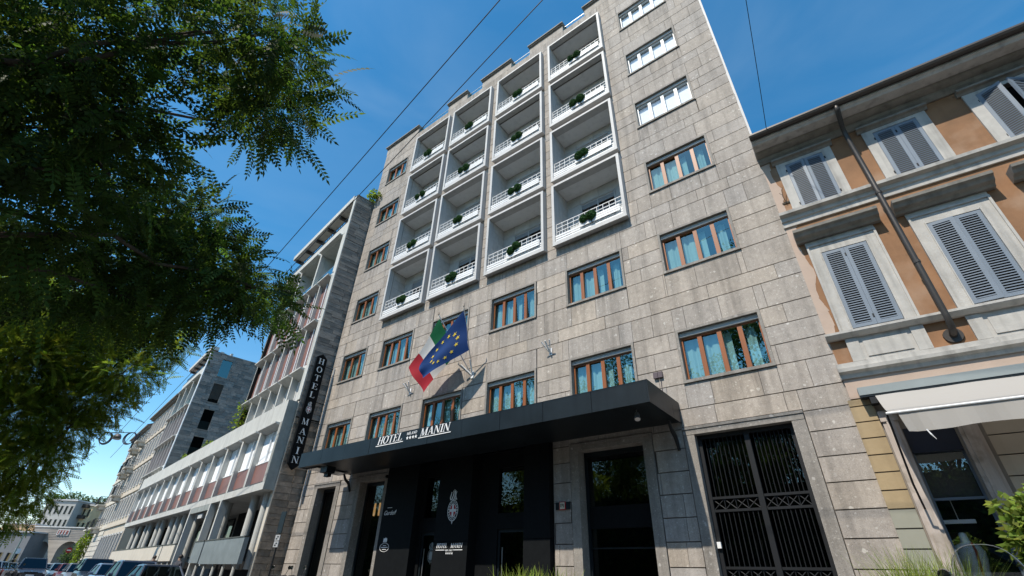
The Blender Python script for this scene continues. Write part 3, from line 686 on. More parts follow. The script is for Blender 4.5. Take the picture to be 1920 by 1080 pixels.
# ------------------------------------------------------------------ blade sign
S = thing('hotel_blade_sign', 'tall narrow black hotel sign projecting from the left corner, white vertical lettering', 'sign', (-20.2, -.82, 4.85))
m = MB(); w2 = .275
prof = [(-w2,.25),(0,0),(w2,.25),(w2,5.17),(0,5.37),(-w2,5.17)]
m.prism([(-.06, y, z) for y, z in prof], (.12, 0, 0)); m.build('panel', BLACKST, S)
fn = lambda a, b: (.062, a, b); off = (.008, 0, 0)
for ch, z in zip('HOTEL', (4.99, 4.57, 4.15, 3.73, 3.32)): letters(S, ch, -.15, z-.14, .28, .31 if ch not in 'L' else .28, fn, off)
for ch, z in zip('MANIN', (2.07, 1.63, 1.25, .80, .42)):
    wd = .17 if ch == 'I' else .33; letters(S, ch, -wd/2, z-.14, .28, wd, fn, off)
crest(S, 'crest', lambda a, b: (.062, a, 2.68+b), (.006,0,0), .58)
for z in (4.83, 3.05, 2.13): MB().tube([(0,w2-.02,z),(0,.8,z)], .018, 6).build('bracket', IRON, S)

# ------------------------------------------------------------------ flags
def clothflag(name, label, loc, top, bot, mats, matfn, stars=False, amp=.06, nx=30, ny=16):
    o = thing(name, label, 'flag', loc); Lc = Vector(loc)
    def spl(P, s):
        k = len(P)-1; f = min(max(s, 0), .9999)*k; i = int(f); t = f-i
        p0, p1, p2, p3 = [Vector(P[min(max(j, 0), k)]) for j in (i-1, i, i+1, i+2)]
        return .5*((2*p1)+(p2-p0)*t+(2*p0-5*p1+4*p2-p3)*t*t+(3*p1-p0-3*p2+p3)*t**3)
    def pt(s, t):
        p = spl(top, s)*t+spl(bot, s)*(1-t)
        return p-Lc+Vector((.2, 1, 0))*(amp*s**.6*math.sin(s*7+t*5)+amp*.5*math.sin(s*3-t*8))
    m = MB()
    for i in range(nx):
        for j in range(ny):
            m.m = matfn((i+.5)/nx)
            m.quad(pt(i/nx,j/ny), pt((i+1)/nx,j/ny), pt((i+1)/nx,(j+1)/ny), pt(i/nx,(j+1)/ny))
    m.build('flag_cloth', mats, o, smooth=True)
    if stars:
        for k in range(12):
            a = math.pi*2*k/12; s0, t0 = .46+.27*math.cos(a), .5+.33*math.sin(a); m = MB()
            P = star_poly(0, 0, 1)
            for q in P: m.quad(*[pt(s0+x*.042, t0+y*.06)+Vector((0,-.012,0)) for x, y in q])
            m.build('star', M('flag_yellow', (.75,.55,.05), .7, .02), o)
    return o
BLUE = cloth_mat('flag_blue', (.003, .045, .20)); FG = cloth_mat('flag_green', (.0, .14, .05)); FW = cloth_mat('flag_white', (.72, .72, .72)); FR = cloth_mat('flag_red', (.42, .015, .03))
it = clothflag('italian_flag', 'green, white and red flag hanging from the left pole behind the blue one', (-10.85, -.02, 7.36),
    [(-11.64,-1.15,9.40),(-12.22,-1.05,8.89),(-12.78,-.98,8.34),(-13.32,-.93,7.89)], [(-11.22,-.62,8.01),(-11.64,-.60,7.73),(-12.13,-.64,7.26),(-12.58,-.70,6.84)],
    [FG, FW, FR], lambda s: 0 if s < .333 else 1 if s < .667 else 2, amp=.05)
MB().tube([(0,0,0),(-.84,-1.18,2.21)], [.02,.016], 8).build('pole', STEEL, it); MB().lathe([(.01,0),(.03,.03),(.02,.08),(.004,.16)], (-.84,-1.18,2.2), 8).build('finial', PIPE, it)
eu = clothflag('european_flag', 'blue flag with a ring of yellow stars, in front of the striped flag', (-10.8, -.02, 7.36),
    [(-10.32,-1.22,9.29),(-11.11,-1.22,8.69),(-11.81,-1.2,8.19),(-12.42,-1.16,7.66)], [(-10.37,-.75,7.93),(-10.92,-.95,7.68),(-11.62,-1.05,7.42),(-12.28,-1.1,7.18)],
    [BLUE], lambda s: 0, True, amp=.045)
MB().tube([(0,0,0),(.49,-1.25,2.08)], [.02,.016], 8).build('pole', STEEL, eu); MB().lathe([(.01,0),(.03,.03),(.02,.08),(.004,.18)], (.49,-1.25,2.07), 8).build('finial', PIPE, eu)
MB().box(-.06, .06, -.02, .019, -.15, .12).tube([(0,0,-.05),(-.3,-.34,.33)], .03, 8).tube([(0,0,-.05),(.1,-.3,.45)], .03, 8).build('socket', WHITE, eu)

# ------------------------------------------------------------------ modernist block left of the hotel (podium and tower)
def fins_row(P, u0, n, pitch, z0, z1, v, hood, depth, fw, backs, rail=None, parent_name='bay'):
    """row of bays: fins, sloped hoods, recessed infill. returns nothing, parts go on P (local x=-u,y=v)"""
    for k in range(n+1):
        u = u0+k*pitch
        B(-u-fw/2, -u+fw/2, v-.02, v+depth, z0, z1).build('fin', CONC, P)
    for k in range(n):
        a, b = u0+k*pitch+fw/2+.002, u0+(k+1)*pitch-fw/2-.002
        m = MB(); m.prism([(-a,v-.24,z1+.02),(-a,v-.24,z1-.05),(-a,v+depth,z1-.06-hood),(-a,v+depth,z1)], (a-b,0,0)); m.build('hood', CONC, P)
        backs(P, a, b, z0, z1-hood-.06, v+depth)
def slate_wall(P, x, y0, y1, z0, z1, name, mat, ch=.3, holes=(), face=1, lim=170, lens=(.5, 1.2)):
    """coursed split stone on a wall whose outside faces local +x"""
    rest = MB(); n = 0; rr = random.Random(hash((x, y0)) & 255)
    z = z0; todo = []
    while z < z1-.02:
        h = ch*rr.uniform(.7, 1.25); h = min(h, z1-z); y = y0
        while y < y1-.01:
            L = min(rr.uniform(*lens), y1-y)
            rs = [(y, y+L, z, z+h)]
            for hh in holes: rs = subtract(rs, hh)
            todo += rs; y += L
        z += h
    todo.sort(key=lambda q: -(q[1]-q[0])*(q[3]-q[2]))
    for i, q in enumerate(todo):
        if q[1]-q[0] < .02 or q[3]-q[2] < .02: continue
        a = MB() if i < lim else rest; a.t = (rr.uniform(.75, 1.3),)*3
        p = rr.uniform(.0, .03)
        a.box(x-.06, x+p, q[0]+.006, q[1]-.006, q[2]+.005, q[3]-.005)
        if i < lim: a.build(name, mat, P, tone=True)
    if rest.v: stuff(rest.build('stone_courses', mat, P, tone=True))
def red_back(P, a, b, z0, z1, y):
    MB().quad((-b,y,z0),(-a,y,z0),(-a,y,z1),(-b,y,z1)).build('shutter_panel', REDPAN, P)
    B(-(a+b)/2-.04, -(a+b)/2+.04, y-.06, y-.005, z0, z1).build('mullion', WHITE, P)
def loggia_back(P, a, b, z0, z1, y):
    MB().quad((-b,y,z0),(-a,y,z0),(-a,y,z1),(-b,y,z1)).build('glazed_screen', M('brown_screen', (.10,.065,.06), .4), P)
    B(-b, -a, y-1.0, y-.99, z0, z0+.85).build('glass_rail', GLASSB, P); B(-b, -a, y-1.01, y-.97, z0+.855, z0+.89).build('handrail', STEEL, P)
    B(-b, -a, y-.05, y-.01, z0+1.9, z0+1.95).build('track', CONC, P)
def blind_back(P, a, b, z0, z1, y):
    o = MB().box(-b, -b+.06, y-.05, y, z0, z1).box(-a-.06, -a, y-.05, y, z0, z1).box(-b+.06, -a-.06, y-.05, y, z1-.06, z1).build('window', WHITE, P)
    zz = z0+(z1-z0)*rnd.choice((.2, .3, .35))
    MB().quad((-b,y-.01,zz),(-a,y-.01,zz),(-a,y-.01,z1),(-b,y-.01,z1)).build('blind', M('grey_blind', (.52,.52,.52), .7, .04), o)
    MB().quad((-b,y,z0),(-a,y,z0),(-a,y,zz),(-b,y,zz)).build('pane', GLASSD, o); MB().box(-b, -a, y+.02, y+.4, z0, zz, skip='f').build('room', DARK, o)
def tower(P, u0, wd, v, dz, bays):
    """white fin tower: storeys from the podium roof up; u0 right end"""
    pb = wd/bays
    MB().box(-u0-wd, -u0-.35, v+1.4, v+7.5, 7.5, 19.0+dz).build('core', BEIGE2, P)
    for z in (9.76, 12.45, 15.33, 18.12): B(-u0-wd, -u0-.30, v+.02, v+1.39, z+dz-.06, z+dz+.14).build('floor_slab', CONC, P)
    # front beam above loggias, terrace rail, roof pergola
    B(-u0-wd, -u0-.30, v-.03, v+.25, 18.2+dz, 19.05+dz).build('front_beam', CONC, P)
    MB().box(-u0-wd, -u0-.3, v-.05, v-.02, 19.06+dz, 19.1+dz).build('flashing', PIPE, P)
    MB().box(-u0-wd, -u0-.30, v-.1, v+.55, 20.75+dz, 21.1+dz).box(-u0-wd, -u0-.3, v+.8, v+1.1, 20.55+dz, 20.75+dz).box(-u0-wd, -u0-.3, v+1.7, v+1.9, 20.6+dz, 20.85+dz).build('roof_slab', CONC, P)
    for k in range(6):
        u = u0+.6+k*(wd-.9)/5; B(-u-.09, -u+.09, v+.05, v+1.35, 20.55+dz, 20.74+dz).build('roof_beam', PIPE, P)
        B(-u-.06, -u+.06, v+1.3, v+1.42, 19.06+dz, 20.55+dz).build('roof_post', PIPE, P)
    m = MB()
    for k in range(30): m.box(-u0-.4-k*(wd-.6)/29-.012, -u0-.4-k*(wd-.6)/29+.012, v+.12, v+.14, 19.05+dz, 19.75+dz)
    m.box(-u0-wd, -u0-.3, v+.11, v+.15, 19.75+dz, 19.79+dz); m.build('terrace_rail', IRON, P)
    B(-u0-wd+1.2, -u0-.3, v+2.1, v+6.5, 19.06+dz, 20.4+dz).build('penthouse_wall', M('penthouse_dark', (.06,.055,.05)), P)
    fins_row(P, u0+.5, bays, (wd-.6)/bays, 15.47+dz, 18.19+dz, v, .12, 1.2, .22, loggia_back)
    fins_row(P, u0+.5, 2*bays, (wd-.6)/bays/2, 12.6+dz, 15.26+dz, v, .14, .17, .12, red_back)
    fins_row(P, u0+.5, 2*bays, (wd-.6)/bays/2, 9.92+dz, 12.38+dz, v, .14, .17, .12, red_back)
    fins_row(P, u0+.5, 2*bays, (wd-.6)/bays/2, 7.9+dz, 9.69+dz, v, .22, .35, .15, blind_back)

P = tag(link('modernist_block', None, None, P0, -AL), 'white-finned modern block left of the hotel with a long low podium', 'building')
tower(P, 0, 9.6, .5, 0, 3)
B(-9.62, -9.35, .48, 8, 7.8, 19.2).build('end_wall', SLATE, P)
B(-.29, -.005, .44, .49, 8.0, 20.9).build('corner_strip', CONC, P)
B(-.30, -.07, .5, 8, 0, 21.1).build('end_wall', SLATE, P)
slate_wall(P, .0, .5, 3.2, 7.2, 21.05, 'split_stone', SLATE, .2, lens=(.35, 1.1), lim=150)
slate_wall(P, .0, .5, 2.0, 0, 7.15, 'rough_stone', ROUGHST, .27, lens=(.3, .8), lim=140)
B(-.29, .0, .455, .497, 0, 7.9).build('corner_strip', BEIGE2, P)  # front face of the stone end wall, coloured paler for the sun on it
# podium
UE = 32.8
B(-UE, -.02, -.0, .42, 6.86, 7.86).build('podium_fascia', CONC, P)
MB().box(-UE, -.02, .43, 4.5, 7.5, 7.8).build('podium_roof', CONCG, P)
B(-UE, -.02, -.0, .42, 4.03, 4.33).build('podium_slab_edge', CONC, P)
B(-UE, -.02, .43, 4.5, 4.03, 4.3).build('podium_slab', CONC, P)
B(-.2, -.019, .0, .44, 4.335, 6.855).build('podium_end', CONCG, P)
B(-.019, .0, .005, .43, 4.04, 7.85).build('podium_end', CONCG, P)
nb_ = 13; pit = (UE-.3)/nb_
for k in range(nb_+1):
    u = .16+k*pit; B(-u-.12, -u+.12, .0, .30, 4.335, 6.855).build('podium_fin', CONC, P)
for k in range(nb_):
    a, b = .16+k*pit+.135, .16+(k+1)*pit-.135
    m = MB(); m.prism([(-a,-.20,6.86),(-a,-.20,6.80),(-a,.30,6.66),(-a,.30,6.86)], (a-b,0,0)); m.build('podium_hood', CONC, P)
    o = MB().box(-b, -a, .20, .28, 4.371, 5.28).build('podium_window', REDPAN, P)
    B(-b, -a, .18, .30, 5.285, 5.33).build('sill', WHITE, o)
    MB().quad((-b,.25,5.33),(-a,.25,5.33),(-a,.25,6.70),(-b,.25,6.70)).build('blind', BLIND, o)
    B(-(a+b)/2-.035, -(a+b)/2+.035, .17, .245, 5.34, 6.66).build('mullion', WHITE, o)
    B(-b, -a, -.005, .30, 4.336, 4.37).build('ledge', PIPE, o)
# recessed ground floor under the podium
B(-UE, -.31, 2.6, 4.4, 0, 4.02).build('recess_wall', M('recess_grey', (.26,.25,.23), .8), P)
for (a, b, z0) in ((-.0, 5.45, 1.36), (5.65, 7.2, 1.40), (11.2, 14.0, 1.5), (14.2, UE-.3, 1.55)):
    B(-b, -max(a, .02), -.12, .05, z0, 2.27).build('parapet_panel', M('blue_grey_marble', (.17,.195,.205), .5, .22, 2) if a < 8 else BEIGE2, P)
    B(-b, -max(a, .02), -.14, .07, 2.275, 2.32).build('parapet_rail', PIPE, P)
for a, b in ((.02, 7.2), (11.2, UE-.3)):
    B(-b, -a, .9, 1.1, 0, 1.5).build('basement_wall', DARK, P)
    u = a+.6
    while u < b: MB().tube([(-u,-.02,-.0),(-u,.0,1.55)], .06, 8).build('strut', CONC, P); u += 1.35
for u in (.75, 2.3, 6.1, 6.8, 11.4, 12.9, 14.4, 15.9, 17.4, 20, 21.4, 24, 25.4, 28, 30): MB().tube([(-u,.55,1.2),(-u,.55,4.04)], .17, 16).build('column', CONC, P)
for u in (5.5, 7.3, 11.0): B(-u-.1, -u+.1, -.02, .3, 1.3 if u < 7 else 0, 4.02).build('post', CONC, P)
for (a, b, z0, z1) in ((.6,2.6,2.0,3.9), (3.4,4.2,2.6,3.6), (11.5,16,1.8,3.8), (18,23,1.8,3.8), (25,31,1.8,3.8)):
    o = MB().box(-b, -a, 2.52, 2.59, z0, z1).build('ground_window', DARK, P); MB().quad((-b+.06,2.515,z0+.06),(-a-.06,2.515,z0+.06),(-a-.06,2.515,z1-.06),(-b+.06,2.515,z1-.06)).build('pane', GLASSD, o)
B(-10.9, -7.4, 2.50, 2.58, 0, 4.0).build('entrance_recess', DARK, P); B(-9.5, -8.7, .1, .2, 3.45, 3.66).build('entrance_sign', OFFW, P)
B(-10.9, -7.4, -.0, .2, 3.75, 4.02).build('entrance_header', CONCG, P)
P2 = tag(link('modernist_tower', None, None, Lw(28.5, 0), -AL), 'second white-finned tower with a grey stone end wall rising behind the podium', 'building')
tower(P2, .02, 9.0, .5, -1.1, 3)
hw = [(1.66,2.56,17.08,18.83), (1.68,2.54,14.57,16.38), (1.71,2.58,12.05,13.87), (1.71,2.58,9.7,11.37)]
B(-.3, -.07, .49, 6.2, 0, 19.3).build('end_wall', SLATE, P2); slate_wall(P2, 0, .5, 6.2, 7, 19.4, 'split_stone', SLATE, .30, holes=hw, lens=(.5, 1.0), lim=290)
B(-.3, .0, .44, .497, 7, 19.3).build('corner_strip', WHITE, P2)
for i, (y0, y1, z0, z1) in enumerate(hw):
    o = MB().box(-.12, .03, y0-.02, y1+.02, z1, z1+.08).box(-.12, .05, y0-.03, y1+.03, z0-.07, z0).build('window', TRIMD, P2)
    MB().quad((-.06,y0,z0),(-.06,y1,z0),(-.06,y1,z1),(-.06,y0,z1)).build('pane', GLASS if i == 0 else GLASSD, o)
    if i > 1: MB().quad((-.065,y0,z0),(-.065,y1,z0),(-.065,y1,z0+.75),(-.065,y0,z0+.75)).build('blind', M('green_grey_blind', (.14,.18,.17)), o)
# ------------------------------------------------------------------ older beige houses further on
def old_house(name, label, u0, u1, v, ztop, eave, mat, floors, nb, bal, nl):
    P = tag(link(name, None, None, Lw(u0, 0), -AL), label, 'building'); W_ = u1-u0
    hs = []; fh = (ztop-5.0)/floors; step = W_/nb
    for f in range(floors):
        for k in range(nb): a = k*step+step*.3; hs.append((-a-step*.4, -a, 5.0+f*fh+.5, 5.0+f*fh+fh*.82))
    for k in range(nb): a = k*step+step*.25; hs.append((-a-step*.5, -a, .6, 3.9))
    m = MB(); grid_wall(m, -W_, 0, 0, ztop, hs, v); m.build('wall', mat, P)
    MB().box(-W_, 0, v+.55, v+9, 0, ztop, skip='f').quad((0,v,0),(0,v+.55,0),(0,v+.55,ztop),(0,v,ztop)).quad((-W_,v,0),(-W_,v+.55,0),(-W_,v+.55,ztop),(-W_,v,ztop)).build('side_wall', mat, P)
    for h in hs:
        o = MB().box(h[0]-.12, h[0], v-.06, v+.2, h[2]-.1, h[3]+.15).box(h[1], h[1]+.12, v-.06, v+.2, h[2]-.1, h[3]+.15).box(h[0], h[1], v-.06, v+.2, h[3], h[3]+.15).box(h[0], h[1], v-.08, v+.2, h[2]-.1, h[2]).build('window', OFFW, P)
        c = (h[0]+h[1])/2; MB().quad((h[0],v+.18,h[2]),(h[1],v+.18,h[2]),(h[1],v+.18,h[3]),(h[0],v+.18,h[3])).build('pane', GLASSD, o); MB().box(h[0], h[1], v+.2, v+.54, h[2], h[3], skip='f').build('shutter', M('brown_shutter', (.10,.075,.06)), o)
    for f in range(floors): B(-W_, 0, v-.14, v-.005, 4.75+f*fh, 4.95+f*fh).build('string_course', mat, P)
    if nl: 
        m = MB()
        for k in range(9): m.box(-W_, 0, v-.05, v-.004, .2+k*.5, .62+k*.5)
        m.build('rustication', BEIGE2, P)
    MB().box(-W_-.2, -.0, v-eave, v+.3, ztop, ztop+.14).box(-W_-.1, 0, v-eave*.55, v+.25, ztop-.16, ztop-.002).build('eaves', TRIMD, P)
    m = MB(); m.prism([(-W_-.2,v-eave,ztop+.145),(-W_-.2,v+9,ztop+.145),(-W_-.2,v+4,ztop+2.2)], (W_+.2,0,0)); m.build('roof', M('roof_tiles', (.25,.12,.08), .85), P)
    for (bu, f, w_) in bal:
        z = 4.9+f*fh; x = -(bu-u0)
        o = MB().box(x-w_/2, x+w_/2, v-1.0, v-.01, z, z+.16).box(x-w_/2+.1, x-w_/2+.3, v-.7, v-.01, z-.4, z-.002).box(x+w_/2-.3, x+w_/2-.1, v-.7, v-.01, z-.4, z-.002).build('balcony', BEIGE2, P)
        m = MB()
        for k in range(int(w_/.14)): m.box(x-w_/2+.05+k*.14, x-w_/2+.075+k*.14, v-.97, v-.945, z+.16, z+1.05)
        for k in range(7): m.box(x+w_/2-.05, x+w_/2-.025, v-.95+k*.14, v-.93+k*.14, z+.16, z+1.05).box(x-w_/2+.025, x-w_/2+.05, v-.95+k*.14, v-.93+k*.14, z+.16, z+1.05)
        m.box(x-w_/2, x+w_/2, v-.99, v-.93, z+1.05, z+1.09).box(x+w_/2-.06, x+w_/2, v-.93, v-.02, z+1.05, z+1.09).box(x-w_/2, x-w_/2+.06, v-.93, v-.02, z+1.05, z+1.09)
        m.build('railing', IRON, o)
    return P
old_house('classical_house', 'beige classical house with a deep roof overhang beyond the second white tower', 37.7, 51.4, .75, 17.0, .5, BEIGE, 4, 8, [(50.2, 1, 1.8), (50.2, 2, 1.8), (50.2, 3, 1.8)], False)
old_house('corner_house', 'pale beige corner house with balconies and rusticated base where the street ends', 51.5, 63.5, .75, 16.3, .5, BEIGE2, 4, 6, [(53, 3, 2), (53, 2, 2), (61.5, 1, 2.6), (56.5, 0, 2.4), (61.5, 0, 2.8)], True)

# ------------------------------------------------------------------ end of the street: stone gateway and houses behind it
def far_face(name, label, u, v0, v1, z0, z1, mat, rowz, ncol, depth=10, winw=.5, cat='building'):
    """house seen face-on at the end of the street; local x along v"""
    vc = (v0+v1)/2; P = tag(link(name, None, None, Lw(u, vc), -AL-R(42)), label, cat); v0, v1 = (v0-vc)*1.36, (v1-vc)*1.36
    m = MB(); hs = []; st = (v1-v0)/ncol
    for (a, b) in rowz:
        for k in range(ncol): c = v0+(k+.5)*st; hs.append((c-st*winw/2, c+st*winw/2, a, b))
    tmp = MB(); grid_wall(tmp, v0, v1, z0, z1, hs, 0)
    m.add([(0, x, z) for x, y, z in tmp.v], tmp.f); m.build('wall', mat, P)
    MB().box(-depth, -.35, v0, v1, z0, z1, skip='r').quad((-.35,v0,z0),(0,v0,z0),(0,v0,z1),(-.35,v0,z1)).quad((-.35,v1,z0),(0,v1,z0),(0,v1,z1),(-.35,v1,z1)).quad((-.35,v0,z1),(0,v0,z1),(0,v1,z1),(-.35,v1,z1)).build('side_wall', mat, P)
    for h in hs:
        o = MB().box(-.3, .03, h[0]-.1, h[0], h[2], h[3]).box(-.3, .03, h[1], h[1]+.1, h[2], h[3]).box(-.3, .05, h[0]-.12, h[1]+.12, h[2]-.12, h[2]).build('window', mat, P)
        MB().quad((-.25,h[0],h[2]),(-.25,h[1],h[2]),(-.25,h[1],h[3]),(-.25,h[0],h[3])).build('pane', GLASSD, o); MB().box(-.34, -.27, h[0], h[1], h[2], h[3]).build('shutter', M('grey_shutter', (.10,.10,.105)), o)
    MB().box(-depth-.2, .35, v0-.3, v1+.3, z1, z1+.25).build('cornice', OFFW, P)
    return P
GREYW = M('grey_render', (.34, .33, .31), .85, .1); YEL = M('yellow_render', (.58, .46, .28), .85, .1); PWH = M('pale_render', (.52, .52, .51), .85, .1)
fa = far_face('grey_house', 'grey house with rows of tall windows above the stone gateway', 134, -3.3, 1.6, 0, 14.0, GREYW, [(8.7,10.1), (11.2,12.9)], 6)
fb = far_face('yellow_house', 'narrow yellow house with dark balconies above the stone gateway', 134, 1.65, 5.0, 0, 13.4, YEL, [(8.4,9.8), (11,12.6)], 4)
for z in (10.6, 12.9): B(.0, .9, -1.5, 1.5, z, z+.7).build('balcony', PIPE, fb)
fc = far_face('pale_house', 'pale house with closely set windows right of the yellow house', 134, 5.1, 12.5, 0, 14.4, PWH, [(8.2,9.7), (10.5,12), (12.7,13.7)], 9)
fd = far_face('low_house', 'low grey house left of the stone gateway', 128, -9.5, -3.4, 0, 6.9, M('dark_grey_render', (.16,.16,.165)), [(1,3.2)], 5)
fe = far_face('orange_house', 'small orange house behind the low grey house', 133, -8.5, -3.5, 0, 8.6, M('orange_render', (.55,.36,.2)), [(6,7.6)], 4)
A_ = tag(link('stone_gateway', None, None, Lw(125, 2.1), -AL-R(42)), 'banded stone gateway with two round arches across the end of the street', 'gateway')
hs = []; m = MB()
v0, v1, zt_ = -7.2, 7.2, 8.2
def archwall(mb, v0, v1, z1, arches, x):
    xs = sorted({v0, v1, *[a for a, b, s in arches], *[b for a, b, s in arches]})
    for i in range(len(xs)-1):
        a, b = xs[i], xs[i+1]; ar = [q for q in arches if q[0] == a and q[1] == b]
        if not ar: mb.quad((x,a,0),(x,b,0),(x,b,z1),(x,a,z1)); continue
        s = ar[0][2]; r = (b-a)/2; c = (a+b)/2; n = 12
        for k in range(n):
            t0, t1 = math.pi*k/n, math.pi*(k+1)/n
            p0, p1 = (c-r*math.cos(t0), s+r*math.sin(t0)), (c-r*math.cos(t1), s+r*math.sin(t1))
            mb.quad((x,p0[0],p0[1]),(x,p1[0],p1[1]),(x,p1[0],z1),(x,p0[0],z1)); mb.quad((x,p0[0],p0[1]),(x-2.5,p0[0],p0[1]),(x-2.5,p1[0],p1[1]),(x,p1[0],p1[1]))
        mb.quad((x,a,0),(x-2.5,a,0),(x-2.5,a,s),(x,a,s)); mb.quad((x,b,0),(x-2.5,b,0),(x-2.5,b,s),(x,b,s))
archwall(m, v0, v1, zt_, [(-5.4,-2.4,4.0), (-.5,3.7,3.6)], 0); m.build('wall', M('banded_gate_stone', (.34,.295,.25), .85, .25, 1.0, stretch=(.2,.2,1.6)), A_)
MB().box(-2.5, -.01, v0, v1, zt_-.5, zt_, skip='r').box(-2.6, .2, v0-.1, v1+.1, zt_, zt_+.2).build('top', OFFW, A_)
for k in range(7): B(.0, .05, v0, v1, 5.95+k*.32, 6.1+k*.32).build('stone_band', M('dark_gate_band', (.26,.23,.21), .85, .2), A_)
o = MB().box(.05, .22, -2.0, .5, 6.75, 7.85).build('relief_panel', OFFW, A_); B(.221, .24, -1.85, .35, 6.9, 7.7).build('niche', M('red_niche', (.20,.06,.05)), o)
for k in range(3): MB().lathe([(.12,0),(.16,.1),(.10,.35),(.15,.45),(.1,.55),(.09,.62),(.02,.7)], (.26, -1.4+k*.62, 6.92), 8).build('relief_figure', OFFW, o)
# roof garden shrubs and street trees
def np_leaf_mesh(name, T, Q, pos, X, Y, Z, size, tone, mats):
    """T template verts (k,3) quads Q; one leaf per row: axes X,Y,Z"""
    n, k = len(pos), len(T)
    V = pos[:,None,:]+size[:,None,None]*(T[None,:,0:1]*X[:,None,:]+T[None,:,1:2]*Y[:,None,:]+T[None,:,2:3]*Z[:,None,:])
    V = V.reshape(-1, 3); F = (np.array(Q)[None]+(np.arange(n)*k)[:,None,None]).reshape(-1, 4)
    me = bpy.data.meshes.new(name); me.vertices.add(len(V)); me.vertices.foreach_set('co', V.astype(np.float32).ravel())
    me.loops.add(F.size); me.loops.foreach_set('vertex_index', F.ravel().astype(np.int32)); me.polygons.add(len(F)); me.polygons.foreach_set('loop_start', np.arange(0, F.size, 4, dtype=np.int32))
    me.update(calc_edges=True)
    a = me.attributes.new('tone', 'FLOAT_COLOR', 'CORNER'); t = np.repeat(tone, len(Q)*4, axis=0); a.data.foreach_set('color', np.concatenate([t, np.ones((len(t),1))], 1).astype(np.float32).ravel())
    me.materials.append(mats); return me
def pinnate():
    V = []; Q = []
    def q(a, b, c, d): Q.append((len(V), len(V)+1, len(V)+2, len(V)+3)); V.extend([a, b, c, d])
    bend = lambda y: -.22*y*y
    for i in range(5): y0, y1 = i/5, (i+1)/5; q((-.008,y0,bend(y0)),(.008,y0,bend(y0)),(.008,y1,bend(y1)),(-.008,y1,bend(y1)))
    for i in range(8):
        y = .12+.115*i; L = .19*(1-.25*abs(i-3)/4); w_ = .042
        for s in (-1, 1):
            dx, dy = s*math.cos(.55), math.sin(.55); z = bend(y)
            q((0,y,z), (dx*L*.5-dy*s*w_*1, y+dy*L*.5+w_*.9, z-.012), (dx*L, y+dy*L, z-.05), (dx*L*.5+dy*s*w_, y+dy*L*.5-w_*.9, z-.012))
    q((0,1,bend(1)),(-.035,1.08,-.26),(0,1.19,-.33),(.035,1.08,-.26))
    return np.array(V), Q
PT, PQ = pinnate()
LT, LQ = np.array([(0,0,0),(.32,.45,-.04),(0,1,-.12),(-.32,.45,-.04)]), [(0,1,2,3)]
def norm(a): return a/np.maximum(np.linalg.norm(a, axis=1)[:,None], 1e-6)
def leaves_in(blobs, n, rs, size, flat=.7, up=.6, shell=.35):
    """random leaf placements in ellipsoid clumps"""
    vol = np.array([b[3]**2 for b in blobs]); idx = rs.choice(len(blobs), n, p=vol/vol.sum())
    c = np.array([b[:3] for b in blobs])[idx]; r = np.array([b[3] for b in blobs])[idx]
    d = norm(rs.normal(size=(n,3))); rad = r*(shell+(1-shell)*rs.rand(n)**.5)*(.75+.5*rs.rand(n))
    pos = c+d*rad[:,None]*np.array([1,1,flat])
    Y = norm(d*.8+rs.normal(size=(n,3))*.55+np.array([0,0,-.28])); Z = norm(np.array([0,0,up])+rs.normal(size=(n,3))*.45)
    X = norm(np.cross(Y, Z)); Z = np.cross(X, Y)
    sz = size*(.7+.5*rs.rand(n)); t = np.clip(rs.normal(1, .36, (n,1)), .35, 2.2)*np.clip(rs.normal(1, .08, (n,3)), .8, 1.25)
    return pos, X, Y, Z, sz, t
def limb(P, name, a, b, r0, r1, rs, k=7, wob=.12):
    a, b = Vector(a), Vector(b); pts = []; L = (b-a).length
    for i in range(k+1):
        t = i/k; p = a.lerp(b, t)+Vector((0,0,math.sin(t*math.pi)*L*.06)); j = Vector(rs.normal(size=3))*wob*L*.15*math.sin(t*math.pi); pts.append(p+j)
    MB().tube(pts, [r0+(r1-r0)*i/k for i in range(k+1)], 7).build(name, BARK, P, smooth=True)
